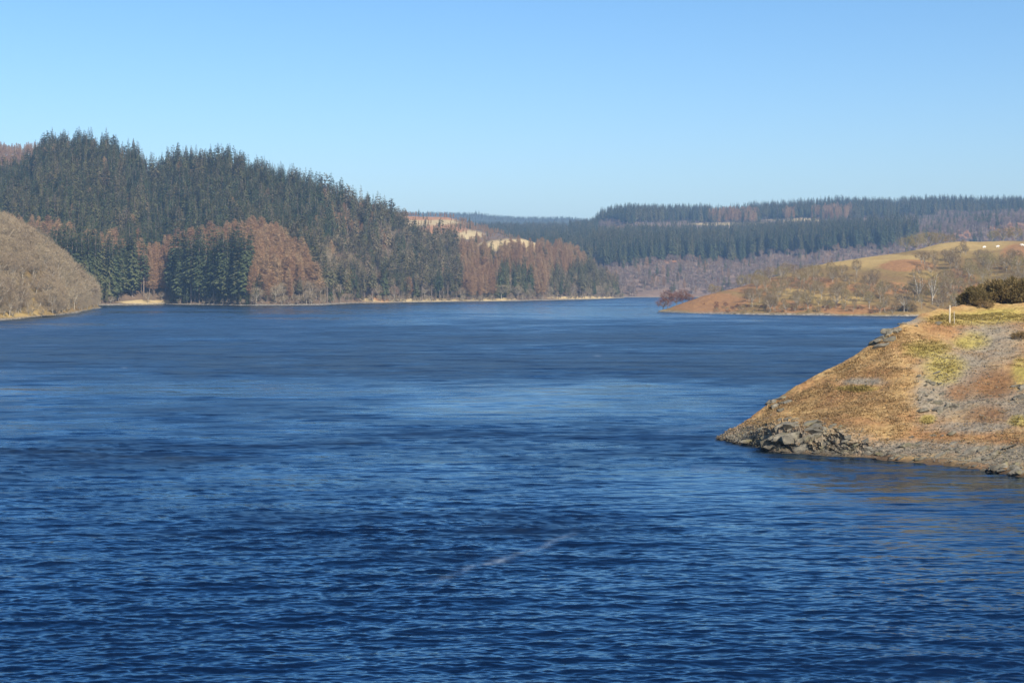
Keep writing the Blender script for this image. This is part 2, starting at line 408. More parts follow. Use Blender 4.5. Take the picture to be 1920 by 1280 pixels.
def ledge(G):
    X, Y = px(G)
    top = np.arange(G.shape[0])[:, None] < 182
    w = np.interp(X, [1345, 1375, 1430, 1560, 1640, 1720], [0.25, 0.5, 1.0, 0.9, 0.35, 0.0])
    foot = np.interp(X, [q[0] for q in shoreE], [q[1] for q in shoreE])
    w = w * np.clip((Y - foot + np.interp(X, [1345, 1400, 1470, 1560, 1640], [24, 44, 66, 56, 26])) / 14, 0, 1) * np.clip((foot - 1 - Y) / 5, 0, 1) * top
    w2 = np.exp(-((X - 1660) / 24) ** 2 - ((Y - 628) / 16) ** 2) * (G[..., 1] > 97)
    w = np.maximum(w, w2)
    b = blocky(G[..., 0] * 0.95, G[..., 2] * 1.3 + 0.45 * G[..., 0])
    G[..., 1] -= w * b * 1.5
    G[..., 2] += w * 0.75 * blocky(G[..., 0] * 0.9 + 5, G[..., 1] * 0.9) + w * 0.1
    # small hummocks and hollows over the bank
    land = np.clip((G[..., 2] - 0.15) / 0.6, 0, 1)
    G[..., 2] += land * (0.16 * fbm(G[..., 0] / 1.3, G[..., 1] / 0.9, 4, 0.6) + 0.05 * np.abs(fbm(G[..., 0] / 0.35, G[..., 1] / 0.3, 3)))
    return G
headland = loft('headland', [
    shoreW(-5, -2.2), shoreE, mixrow(0.045, 0.015), mixrow(0.13, 0.10, lambda x: cliff(x) * 1.0), mixrow(0.35, 0.35, lambda x: cliff(x) * 0.55),
    mixrow(0.6, 0.62, lambda x: cliff(x) * 0.2), mixrow(0.85, 0.88), crestE,
    [(q[0], 'z', q[2] + 4, max(CAMH - (q[1] - HZ) / FPX * q[2] - np.interp(q[0], [1345, 1690, 1800], [2.2, 3.2, 0.5]), -2)) for q in crestE],
    [(q[0], 'z', q[2] + np.interp(q[0], [1345, 1690, 1800], [10, 14, 40]), np.interp(q[0], [1690, 1800], [-2.5, 4.0])) for q in crestE],
    [(q[0], 'z', q[2] + np.interp(q[0], [1345, 1690, 1800], [16, 30, 110]), -2.6) for q in crestE]],
    1345, 2600, 0, 260, M['near'], 0.2, 4.0,
    [('scree', 1860, 640, 60, 38), ('scree', 1800, 690, 70, 40), ('scree', 1880, 760, 110, 30), ('scree', 1780, 745, 60, 40), ('scree', 1700, 840, 200, 14), ('scree', 1880, 850, 120, 20),
     ('scree', 1490, 822, 120, 30), ('scree', 1740, 740, 25, 40), ('scree', 1600, 840, 120, 14), ('scree', 1620, 715, 40, 7), ('scree', 1700, 600, 30, 8), ('scree', 1400, 815, 50, 20), ('scree', 1830, 800, 90, 12),
     ('moss', 1830, 596, 75, 12), ('moss', 1770, 690, 34, 26), ('moss', 1912, 700, 14, 24), ('moss', 1910, 790, 16, 10), ('moss', 1740, 655, 40, 14), ('moss', 1610, 728, 30, 5), ('moss', 1880, 590, 60, 14), ('moss', 1740, 785, 12, 8), ('moss', 1820, 640, 30, 14),
     ('bracken', 1860, 720, 42, 26), ('bracken', 1850, 775, 36, 15), ('bracken', 1800, 735, 25, 14), ('bracken', 1560, 790, 60, 10), ('bracken', 1900, 827, 40, 6), ('bracken', 1470, 750, 40, 10)],
    xs=np.concatenate([np.linspace(1345, 2050, 480), np.linspace(2060, 2600, 40)]), shape=ledge)

# ------------------------------------------------------------------ the lake: wind chop as real waves near by, roughness standing for them far off
def ocean_tile(N, L, lam, seed, wind, spread, lmin):
    r = np.random.default_rng(seed)
    k1 = np.fft.fftfreq(N, L / N) * 2 * np.pi
    kx, ky = np.meshgrid(k1, k1, indexing='ij')
    k = np.hypot(kx, ky); k[0, 0] = 1e9
    kp = 2 * np.pi / lam
    P = np.exp(-1.25 * (kp / k) ** 2) / k ** 3.6 * np.exp(-(k * lmin) ** 2)
    c = (kx * math.cos(wind) + ky * math.sin(wind)) / k
    P *= np.abs(c) ** spread
    P[k > 1e8] = 0
    Hh = (r.normal(size=(N, N)) + 1j * r.normal(size=(N, N))) * np.sqrt(P)
    h = np.fft.ifft2(Hh).real
    sc_ = 1.0 / h.std()
    dx = np.fft.ifft2(-1j * kx / k * Hh).real * sc_
    dy = np.fft.ifft2(-1j * ky / k * Hh).real * sc_
    return h * sc_, dx, dy, L

def sample(T, x, y):
    N = T.shape[0]
    xi = np.floor(x).astype(int); yi = np.floor(y).astype(int); fx = x - xi; fy = y - yi
    a = T[xi % N, yi % N]; b = T[(xi + 1) % N, yi % N]; c = T[xi % N, (yi + 1) % N]; d = T[(xi + 1) % N, (yi + 1) % N]
    return (a * (1 - fx) + b * fx) * (1 - fy) + (c * (1 - fx) + d * fx) * fy

TILES = [  # wavelength, height, turn, tile
    (0.34, 0.0036, 0.0, ocean_tile(512, 8.3, 0.34, 1, R(95), 6, 0.014)),
    (0.64, 0.0066, 0.10, ocean_tile(512, 16.1, 0.64, 2, R(87), 9, 0.02)),
    (1.2, 0.0104, -0.06, ocean_tile(512, 27.0, 1.2, 4, R(91), 12, 0.035)),
    (2.4, 0.0150, 0.08, ocean_tile(512, 59.0, 2.4, 3, R(93), 16, 0.08)),
    (5.0, 0.0200, -0.03, ocean_tile(256, 113.0, 5.0, 6, R(90), 16, 0.25))]

def water():
    ys = np.concatenate([np.geomspace(9000, 1500, 12), np.linspace(1420, 690, 1050), np.linspace(689, 600, 110), np.linspace(599.5, 548, 90), [546, 543, 540.5, 539, 538]])
    d = dist_of(ys)
    xs = np.concatenate([np.linspace(-5200, -300, 24), np.linspace(-260, 2180, 700), np.linspace(2220, 6800, 24)])
    Dg, Xp = np.meshgrid(d, xs, indexing='ij')
    Yp = np.repeat(ys[:, None], len(xs), 1)
    X = (Xp - 960) / FPX * Dg; Y = Dg.copy(); Z = np.zeros_like(X)
    # gusts: rougher (darker) and smoother (brighter) areas
    gust = 1.1 * fbm(X / 30, Y / 34, 5, 0.6) + 0.7 * fbm(X / 160 + 9, Y / 120, 3)
    for cx, cy, rx, ry, a in ((800, 672, 1500, 26, 0.7), (1300, 640, 500, 9, 0.4), (300, 628, 900, 10, 0.2), (900, 815, 420, 36, 0.5), (1250, 800, 200, 18, 0.3), (150, 850, 330, 22, 0.5), (1020, 985, 190, 30, 0.5), (1000, 740, 1400, 34, -0.12),
                              (1130, 583, 300, 5, -0.8), (700, 575, 900, 6, -0.45), (1650, 655, 250, 4, -0.5), (250, 720, 500, 15, -0.3), (1100, 900, 900, 36, -0.3), (1350, 930, 300, 70, -0.25), (600, 585, 800, 5, -0.3), (1330, 795, 140, 10, -0.3)):
        gust += a * np.exp(-((Xp - cx) / rx) ** 2 - ((Yp - cy) / ry) ** 2)
    # shelter beside the headland
    calm = 0 * np.exp(-((Xp - 1560) / 260) ** 2 - ((Yp - 905) / 45) ** 2) + np.exp(-((Xp - 1850) / 260) ** 2 - ((Yp - 960) / 60) ** 2)
    amp = np.clip(1.0 + 0.9 * gust, 0.6, 2.0) * (1 - 0.25 * np.clip(calm, 0, 1))
    rowstep = np.abs(np.gradient(d))[:, None]
    var = np.zeros_like(X)
    for lam, a, rot, (h, dx, dy, L) in TILES:
        fade = np.clip((lam * 0.36 - rowstep) / (lam * 0.18), 0, 1) * np.ones_like(X)
        var += (1 - fade ** 2) * (a / lam) ** 2
        N = h.shape[0]; c, s_ = math.cos(rot), math.sin(rot)
        u = (X * c + Y * s_) / L * N; v = (-X * s_ + Y * c) / L * N
        Z += a * amp * fade * sample(h, u, v)
        ddx = sample(dx, u, v) * a * amp * fade * 0.8; ddy = sample(dy, u, v) * a * amp * fade * 0.8
        X = X - (ddx * c - ddy * s_); Y = Y - (ddx * s_ + ddy * c)
    # slopes too fine for the mesh are kept as roughness
    rough = np.clip(np.sqrt(0.13 ** 2 + (0.30 * np.sqrt(var / sum((q[1] / q[0]) ** 2 for q in TILES))) ** 2) * np.clip(1 + 0.8 * gust, 0.6, 1.8), 0.05, 0.7)
    far = np.sqrt(np.clip(var / sum((q[1] / q[0]) ** 2 for q in TILES), 0, 1)) * np.clip(1 + 0.8 * gust, 0.5, 1.8)
    # foam lines drawn out by the wind and a few breaking crests
    foam = np.zeros_like(X)
    for pts, wd, st in (([(1075, 1000), (1030, 1018), (960, 1045), (900, 1058), (850, 1075), (790, 1095)], 4, 0.55), ([(1240, 810), (1300, 803), (1380, 780), (1420, 770)], 4, 0.3), ([(1300, 880), (1350, 880)], 5, 0.5)):
        best = np.full(X.shape, 1e9)
        for (x0, y0), (x1, y1) in zip(pts[:-1], pts[1:]):
            t = np.clip(((Xp - x0) * (x1 - x0) + (Yp - y0) * (y1 - y0)) / ((x1 - x0) ** 2 + (y1 - y0) ** 2), 0, 1)
            best = np.minimum(best, np.hypot((Xp - x0 - t * (x1 - x0)) * 0.6, Yp - y0 - t * (y1 - y0)))
        foam = np.maximum(foam, st * np.exp(-(best / wd) ** 2))
    for cx, cy in ((765, 887), (233, 690), (1120, 667), (540, 812)):
        foam = np.maximum(foam, 0.5 * np.exp(-((Xp - cx) / 7) ** 2 - ((Yp - cy) / 1.6) ** 2))
    V = np.stack([X, Y, Z], -1).reshape(-1, 3)
    t = NT('lake_water')
    n1 = t.noise(0.6, 6, 0.52, vec=t.pos((0.35, 1.0, 1)), dist=0.3)
    b = t.n('ShaderNodeBump'); b.inputs['Strength'].default_value = 1.0; b.inputs['Distance'].default_value = 0.08
    t.l(n1, b.inputs['Height'])
    # wave slopes of the chop beyond the modelled waves, from broad swells down to ripples
    sn = t.n('ShaderNodeTexNoise'); sn.inputs['Scale'].default_value = 0.24; sn.inputs['Detail'].default_value = 6.0; sn.inputs['Roughness'].default_value = 0.82
    t.l(t.pos((0.3, 1.0, 1)), sn.inputs['Vector'])
    def vm(op, a_, b_):
        m = t.n('ShaderNodeVectorMath', operation=op)
        for q, v in zip(m.inputs, (a_, b_)):
            if isinstance(v, tuple): q.default_value = v
            else: t.l(v, q)
        return m.outputs[0]
    sl_ = vm('MULTIPLY', vm('SUBTRACT', sn.outputs['Color'], (0.5, 0.5, 0.5)), (0.5, 1.0, 0.0))
    sc_ = t.n('ShaderNodeVectorMath', operation='SCALE'); t.l(sl_, sc_.inputs[0]); t.l(t.math('MULTIPLY', t.at('far'), 1.3), sc_.inputs['Scale'])
    nn = t.n('ShaderNodeVectorMath', operation='NORMALIZE'); t.l(vm('ADD', b.outputs[0], sc_.outputs[0]), nn.inputs[0])
    cat = t.noise(0.3, 6, 0.75, vec=t.pos((0.4, 1.0, 1)))
    fm = t.math('MULTIPLY', t.at('foam'), t.maprange(t.noise(1.8, 6, 0.7, vec=t.pos((1, 0.5, 1))), 0.3, 0.7, 0.0, 0.8))
    c = t.mix(fm, (0.066, 0.115, 0.17), (0.42, 0.5, 0.6))
    p = t.bsdf(c, t.math('ADD', t.math('MULTIPLY', t.at('rough'), t.maprange(cat, 0.3, 0.7, 0.4, 1.6)), t.math('MULTIPLY', fm, 0.5)), nn.outputs[0], 0.5)
    t.l(t.math('SUBTRACT', 1.0, fm), p.inputs['Metallic'])
    p.inputs['Specular Tint'].default_value = (0.74, 0.9, 1.0, 1)
    me = mesh_np('lake', V, grid_faces(len(ys), len(xs))[:, ::-1], t.m, True)
    attr(me, 'rough', rough); attr(me, 'foam', foam); attr(me, 'far', far)
    tag(obj('lake', me), 'wind-ruffled deep blue lake filling the valley floor', kind='structure')
water()
bed = mesh_np('lake_bed', [(-6000, -3000, -3.6), (6000, -3000, -3.6), (6000, 9000, -3.6), (-6000, 9000, -3.6)], [(0, 1, 2, 3)], plain_mat('lake_bed_silt', (0.05, 0.045, 0.03), (0.09, 0.08, 0.05), 0.05))
tag(obj('lake_bed', bed), kind='structure')

# ------------------------------------------------------------------ tree shapes
def tube(path, radii, n=5):
    path = np.array(path, float); V, F = [], []
    for i, (p, r) in enumerate(zip(path, radii)):
        t = path[min(i + 1, len(path) - 1)] - path[max(i - 1, 0)]; t = t / (np.linalg.norm(t) + 1e-9)
        a = np.cross(t, (0.3, 1, 0.1)); a /= np.linalg.norm(a) + 1e-9; b = np.cross(t, a)
        for k in range(n):
            an = 2 * math.pi * k / n; V.append(p + r * (math.cos(an) * a + math.sin(an) * b))
    for i in range(len(path) - 1):
        for k in range(n):
            q = [i * n + k, i * n + (k + 1) % n, (i + 1) * n + (k + 1) % n, (i + 1) * n + k]
            F += [(q[0], q[1], q[2]), (q[0], q[2], q[3])]
    return np.array(V), np.array(F)

def join(parts):
    V, F, o = [], [], 0
    for v, f in parts:
        V.append(v); F.append(f + o); o += len(v)
    return np.concatenate(V), np.concatenate(F)

def tris(T):
    T = np.array(T, float).reshape(-1, 3)
    return T, np.arange(len(T)).reshape(-1, 3)

def conifer(seed, H=28.0, rad=4.2, base=0.14, whorls=30, per=7, power=0.85, gap=0.0, droop=0.5):
    r = random.Random(seed); T = []
    for i in range(whorls):
        t = base + (0.985 - base) * ((i + r.random() * 0.6) / whorls)
        env = rad * ((1 - t) / (1 - base)) ** power + 0.12
        env *= min(1.0, 0.55 + (t - base) * 5)
        for j in range(per if t < 0.85 else 5):
            if r.random() < gap: continue
            L = env * r.uniform(0.72, 1.12)
            an = 2 * math.pi * (j + r.random()) / per
            ca, sa = math.cos(an), math.sin(an)
            up = r.uniform(0.0, 0.25) if t < 0.7 else r.uniform(0.3, 0.8)
            def P(s): return np.array((ca * L * s, sa * L * s, t * H + L * (up * s - droop * s * s)))
            side = np.array((-sa, ca, 0))
            w0 = 0.17 * L + 0.16
            for s0, s1 in ((0.12, 0.5), (0.42, 0.78), (0.7, 1.06)):
                for sg in (-1, 1):
                    a = P(s0); b = P(s1)
                    tip = P(0.5 * (s0 + s1) + 0.2) + sg * side * w0 * r.uniform(0.9, 1.5) + np.array((0, 0, -r.uniform(0.1, 0.5) * (0.25 * L + 0.15)))
                    T += [a, b, tip]
            T += [P(0.55), P(1.0), P(0.7) + np.array((0, 0, -0.28 * L - 0.1))]
    T += [(0.12, 0, H * 0.95), (-0.12, 0.05, H * 0.95), (0, 0, H * 1.015), (0, 0.12, H * 0.95), (0, -0.12, H * 0.95), (0, 0, H * 1.015)]
    trunk = tube([(0, 0, -1.5), (0, 0, H * 0.3), (0.05, 0, H * 0.65), (0, 0, H * 0.96)], [H * 0.0125, H * 0.0105, H * 0.006, 0.03], 6)
    return trunk, tris(T)

def sliver(T, a, b, wd, r):
    a = np.array(a, float); b = np.array(b, float)
    d = b - a; s = np.cross(d, (r.uniform(-1, 1), r.uniform(-1, 1), r.uniform(-1, 1))); s *= wd / (np.linalg.norm(s) + 1e-9)
    T += [a - s, a + s, b]

def larch(seed, H=20.0, rad=3.0):
    r = random.Random(seed); T = []
    for i in range(34):
        t = 0.2 + 0.79 * (i + r.random()) / 34
        env = rad * ((1 - t) / 0.8) ** 0.55 * min(1, 0.5 + (t - 0.2) * 4) + 0.2
        for j in range(6):
            L = env * r.uniform(0.7, 1.15); an = r.uniform(0, 6.283)
            ca, sa = math.cos(an), math.sin(an)
            z0 = t * H
            tip = np.array((ca * L, sa * L, z0 + L * r.uniform(0.15, 0.6)))
            root = np.array((0, 0, z0))
            sliver(T, root, tip, 0.07, r)
            for q in range(14):
                s = r.uniform(0.2, 1.0); p = root + (tip - root) * s
                e = p + np.array((r.uniform(-1, 1), r.uniform(-1, 1), r.uniform(-0.5, 0.9))) * (0.35 + 0.28 * L)
                sliver(T, p, e, 0.06, r)
    trunk = tube([(0, 0, -1.5), (0, 0, H * 0.35), (0.08, 0, H * 0.7), (0, 0, H * 0.985)], [H * 0.0095, H * 0.008, H * 0.005, 0.025], 5)
    return trunk, tris(T)

def bare(seed, H=10.0, rad=4.2, n=1500, tw=0.035, base=0.25):
    """broad leafless crown: limbs, then twigs reaching outward through the crown's volume"""
    r = random.Random(seed); T, tubes = [], []
    lean = r.uniform(-0.5, 0.5)
    fork = np.array((lean * 0.4, r.uniform(-0.3, 0.3), H * r.uniform(0.22, 0.34)))
    tubes.append(tube([(0, 0, -0.8), fork * (0.5, 0.5, 0.5), fork], [H * 0.022, H * 0.018, H * 0.016], 5))
    cen = np.array((lean, 0, H * 0.60)); ax = np.array((rad, rad, H * 0.42))
    limbs = []
    for i in range(13):
        an = 2 * math.pi * (i + r.random()) / 13 * 1.6
        el = r.uniform(-0.15, 1.0)
        d = np.array((math.cos(an) * math.cos(el), math.sin(an) * math.cos(el), math.sin(el)))
        e = cen + d * ax * r.uniform(0.55, 0.85)
        m = fork + (e - fork) * 0.5 + np.array((r.uniform(-.4, .4), r.uniform(-.4, .4), H * 0.04))
        tubes.append(tube([fork, m, e], [H * 0.011, H * 0.007, H * 0.0035], 4))
        limbs += [fork + (m - fork) * s for s in (0.6, 0.85)] + [m + (e - m) * s for s in (0, 0.3, 0.6, 0.9)]
    limbs = np.array(limbs)
    for i in range(n):
        an = r.uniform(0, 6.283); u = r.uniform(-0.75, 1.0); q = math.sqrt(1 - u * u)
        rr = r.uniform(0.35, 1.0) ** 0.5 * (0.88 + 0.2 * math.sin(3 * an + seed) * math.cos(4 * u + seed))
        p = cen + np.array((math.cos(an) * q, math.sin(an) * q, u)) * ax * rr
        if i < n // 3:
            k = limbs[np.argmin(((limbs - p) ** 2).sum(1))]
            sliver(T, k, p, tw * 1.2, r)
        else:
            out = (p - fork); out /= np.linalg.norm(out) + 1e-9
            e = p + (out + np.array((r.uniform(-.8, .8), r.uniform(-.8, .8), r.uniform(-.4, .8)))) * r.uniform(0.3, 0.75)
            sliver(T, p, e, tw, r)
    return join(tubes), tris(T)

def shrub(seed, H=2.4, rad=1.9, n=5200, leaf=0.09):
    """dense evergreen thorn bush of clumps, each clump a burst of small spiny leaves"""
    r = random.Random(seed); T, tubes = [], []
    cl = []
    for i in range(46):
        an = r.uniform(0, 6.283); q = r.random() ** 0.5; h = (1 - q * q) ** 0.5
        c = np.array((math.cos(an) * rad * q * 0.92, math.sin(an) * rad * q * 0.92, H * (0.12 + 0.72 * h * r.uniform(0.5, 1.05))))
        cl.append((c, r.uniform(0.28, 0.55)))
        tubes.append(tube([(r.uniform(-.2, .2), r.uniform(-.2, .2), -0.2), c * (0.5, 0.5, 0.45), c], [0.05, 0.03, 0.012], 4))
    for i in range(n):
        c, s = cl[r.randrange(len(cl))]
        d = np.array((r.gauss(0, 1), r.gauss(0, 1), r.gauss(0.3, 1))); d /= np.linalg.norm(d)
        p = c + d * s * r.uniform(0.4, 1.0)
        e = p + d * leaf * r.uniform(1.0, 2.8) + np.array((r.uniform(-.06, .06), r.uniform(-.06, .06), 0.04))
        sliver(T, p, e, leaf * 0.42, r)
    return join(tubes), tris(T)

def mk(nm, gen, bark, leaf):
    (tv, tf), (cv, cf) = gen
    return mesh_np(nm + '_trunk', tv, tf, M[bark], True), mesh_np(nm + '_crown', cv, cf, M[leaf])

PROTO = {
    'spruce': [mk('spruce', conifer(1, rad=3.5, power=0.75), 'bark', 'spruce'), mk('spruce', conifer(2, rad=3.1, base=0.18, power=0.65, gap=0.1), 'bark', 'spruce'),
               mk('spruce', conifer(3, rad=4.2, base=0.1, whorls=28, gap=0.15, power=0.75), 'bark', 'spruce'), mk('spruce', conifer(4, rad=3.4, base=0.3, power=0.5, gap=0.2, whorls=24, droop=0.35), 'bark', 'spruce')],
    'olive': [mk('fir', conifer(11, rad=3.8, base=0.38, power=0.6, gap=0.3, whorls=20, per=6), 'bark', 'olive'), mk('fir', conifer(12, rad=3.2, base=0.3, power=0.7, gap=0.3, whorls=22, per=6), 'bark', 'olive'),
              mk('fir', conifer(13, rad=4.4, base=0.5, power=0.5, gap=0.25, whorls=15, per=7, droop=0.2), 'bark', 'olive')],
    'larch': [mk('larch', larch(21, rad=3.4), 'bark', 'larch'), mk('larch', larch(22, rad=3.1), 'bark', 'larch'), mk('larch', larch(23, rad=3.9), 'bark', 'larch')],
    'tan': [mk('bare', bare(31), 'palebark', 'tan'), mk('bare', bare(32, rad=3.6), 'palebark', 'tan'), mk('bare', bare(33, rad=4.8, H=9.5), 'palebark', 'tan')],
    'grey': [mk('bare', bare(41), 'palebark', 'grey'), mk('bare', bare(42, rad=3.5), 'palebark', 'grey'), mk('bare', bare(43, rad=5.0, H=9.5), 'palebark', 'grey')],
    'scrub': [mk('scrub', bare(51, n=700, tw=0.09), 'palebark', 'scrub'), mk('scrub', bare(52, rad=3.4, n=700, tw=0.09), 'palebark', 'scrub')],
    'red': [mk('redshrub', bare(61, H=10, rad=5, n=1500, tw=0.05), 'bark', 'redshrub'), mk('redshrub', bare(62, H=10, rad=4, n=1500, tw=0.05), 'bark', 'redshrub')],
    'gorse': [mk('gorse', shrub(71), 'bark', 'gorse'), mk('gorse', shrub(72, H=2.2, rad=2.2), 'bark', 'gorse')],
    'birch': [mk('birch', bare(81, H=11, rad=2.6, n=1100, tw=0.03), 'birchbark', 'grey')],
}
HGT = {'spruce': 28, 'olive': 28, 'larch': 20, 'tan': 10, 'grey': 10, 'scrub': 10, 'red': 10, 'gorse': 2.4, 'birch': 11}
WID = {'spruce': 8, 'olive': 7, 'larch': 6, 'tan': 8.5, 'grey': 8.5, 'scrub': 8, 'red': 9, 'gorse': 4, 'birch': 5}

# ------------------------------------------------------------------ where the trees stand
def inpoly(x, y, poly):
    poly = np.array(poly, float); c = np.zeros(x.shape, bool)
    for (x0, y0), (x1, y1) in zip(poly, np.roll(poly, -1, 0)):
        c ^= ((y0 > y) != (y1 > y)) & (x < (x1 - x0) * (y - y0) / (y1 - y0 + 1e-12) + x0)
    return c

def scatter(hill, n, cell):
    G = HILLS[hill]
    nr, nc = G.shape[:2]
    a = G[:-1, :-1]; b = G[:-1, 1:]; c = G[1:, :-1]
    area = np.linalg.norm(np.cross((b - a), (c - a)), axis=-1).ravel()
    i = rng.choice(len(area), n, p=area / area.sum())
    r, q = np.divmod(i, nc - 1); u = rng.random(n)[:, None]; v = rng.random(n)[:, None]
    P = (G[r, q] * (1 - u) + G[r, q + 1] * u) * (1 - v) + (G[r + 1, q] * (1 - u) + G[r + 1, q + 1] * u) * v
    key = np.floor(P[:, :2] / cell).astype(np.int64)
    _, first = np.unique(key[:, 0] * 1000003 + key[:, 1], return_index=True)
    return P[np.sort(first)]

TREES = []      # species, zone, x, y, z, size (height factor), variant, spin
def add(P, species, zone, lo, hi, keep=1.0):
    for p in P:
        if rng.random() < keep:
            TREES.append([species, zone, p[0], p[1], p[2], rng.uniform(lo, hi), int(rng.integers(len(PROTO[species]))), rng.uniform(0, 6.28)])

def zoned(hill, cell, n, rules, zmin=0.6):
    """rules: (polygon in the picture of crown middles, [(species, zone, min height, max height, share), ...]); first match wins"""
    P = scatter(hill, n, cell); P = P[P[:, 2] > zmin]
    X, Y = px(P); left = np.ones(len(P), bool)
    X = X + 34 * fbm(P[:, 0] / 28, P[:, 1] / 28, 4) * 850 / P[:, 1]; Y = Y + 16 * fbm(P[:, 0] / 22 + 40, P[:, 1] / 22, 4) * 850 / P[:, 1]
    mx = {}
    for poly, lst in rules:
        hm = np.mean([(l[2] + l[3]) * 0.5 for l in lst]) if lst else 0.0
        m = left & (inpoly(X, Y - 0.5 * hm / P[:, 1] * FPX, poly) if poly is not None else True)
        left &= ~m
        for p in P[m]:
            u = rng.random()
            for sp, zone, lo, hi, sh in lst:
                if u < sh:
                    h = HGT[sp]
                    TREES.append([sp, zone, p[0], p[1], p[2], rng.uniform(lo, hi) / h, int(rng.integers(len(PROTO[sp]))), rng.uniform(0, 6.28)]); break
                u -= sh

ALL = [(-2000, -500), (4000, -500), (4000, 1500), (-2000, 1500)]
zoned('knoll', 3.4, 40000, [(ALL, [('tan', 'knoll', 6.0, 10.5, 0.8), ('tan', 'knoll', 3.5, 5.5, 0.2)])], 1.0)
zoned('forest_hill', 4.1, 120000, [
    ([(765, 405), (850, 405), (850, 422), (765, 422)], []),
    ([(905, 436), (1030, 448), (1046, 480), (1000, 484), (905, 480)], [('scrub', 'spur_top', 1.5, 3, 0.05)]),
    ([(858, 440), (905, 438), (905, 462), (858, 462)], [('spruce', 'spur_top', 5, 9, 0.07)]),
    ([(590, 408), (615, 408), (615, 428), (590, 428)], []),
    ([(225, 545), (325, 545), (325, 575), (225, 575)], [('tan', 'beach', 4, 7, 0.12)]),
    ([(60, 478), (120, 466), (180, 476), (266, 494), (266, 580), (60, 580)], [('spruce', 'block_left', 30, 38, 1.0)]),
    ([(290, 515), (300, 492), (330, 484), (400, 478), (455, 482), (474, 510), (482, 580), (286, 580)], [('spruce', 'block_right', 31, 39, 1.0)]),
    ([(484, 535), (560, 540), (606, 556), (606, 580), (484, 580)], [('olive', 'shore_mix', 12, 18, 0.2), ('larch', 'larch_band', 12, 18, 0.25), ('tan', 'shore_mix', 7, 12, 0.35)]),
    ([(-900, 420), (-20, 424), (80, 438), (160, 458), (268, 480), (300, 468), (420, 450), (470, 436), (505, 440), (550, 462), (590, 505), (618, 548), (618, 580), (-900, 580)], [('larch', 'larch_band', 17, 23, 1.0)]),
    ([(-900, 100), (500, 100), (520, 330), (600, 352), (620, 410), (590, 500), (540, 500), (-900, 520)], [('spruce', 'upper', 18, 27, 0.42), ('spruce', 'upper', 11, 18, 0.33), ('olive', 'upper', 14, 25, 0.15), ('larch', 'crest', 12, 18, 0.02)]),
    ([(500, 100), (760, 100), (760, 400), (700, 420), (640, 440), (560, 440), (500, 340)], [('olive', 'crest', 16, 26, 0.34), ('spruce', 'crest', 18, 26, 0.14), ('larch', 'crest', 10, 16, 0.16)]),
    ([(500, 330), (860, 400), (860, 600), (560, 600)], [('olive', 'mid_slope', 13, 25, 0.36), ('spruce', 'mid_slope', 12, 24, 0.13), ('scrub', 'mid_slope', 6, 11, 0.12), ('tan', 'mid_slope', 8, 14, 0.2), ('larch', 'crest', 9, 14, 0.06)]),
    ([(1040, 520), (1080, 492), (1120, 500), (1165, 545), (1165, 600), (1042, 600)], [('olive', 'point', 14, 20, 0.45), ('spruce', 'point', 14, 20, 0.2), ('tan', 'point', 7, 11, 0.25)]),
    ([(935, 500), (1000, 508), (1000, 600), (930, 600)], [('spruce', 'spur_shore', 16, 24, 0.6), ('tan', 'spur_shore', 7, 11, 0.3)]),
    ([(908, 448), (934, 448), (938, 490), (915, 490)], [('spruce', 'spur_top', 13, 18, 0.8)]),
    ([(850, 462), (1140, 468), (1170, 600), (850, 600)], [('larch', 'spur_larch', 12, 18, 0.85), ('olive', 'spur_larch', 12, 18, 0.07)]),
    ([(760, 400), (860, 400), (860, 470), (760, 470)], [('spruce', 'mid_slope', 12, 18, 0.6)]),
])
zoned('back_ridge', 4.5, 30000, [(ALL, [('larch', 'back_larch', 10, 14, 0.9)])])
zoned('far_spur', 4.5, 20000, [([(760, 408), (856, 408), (856, 423), (760, 421)], []), ([(857, 432), (905, 440), (905, 460), (857, 458)], [('spruce', 'far_spur', 4, 8, 0.05)]),
                              (ALL, [('larch', 'far_spur', 3, 6, 0.33), ('spruce', 'far_spur', 6, 10, 0.03)])])
LP = [(1092, 478), (1110, 446), (1180, 436), (1440, 434), (1700, 418), (1720, 432), (1600, 446), (1440, 458), (1400, 470), (1250, 468)]
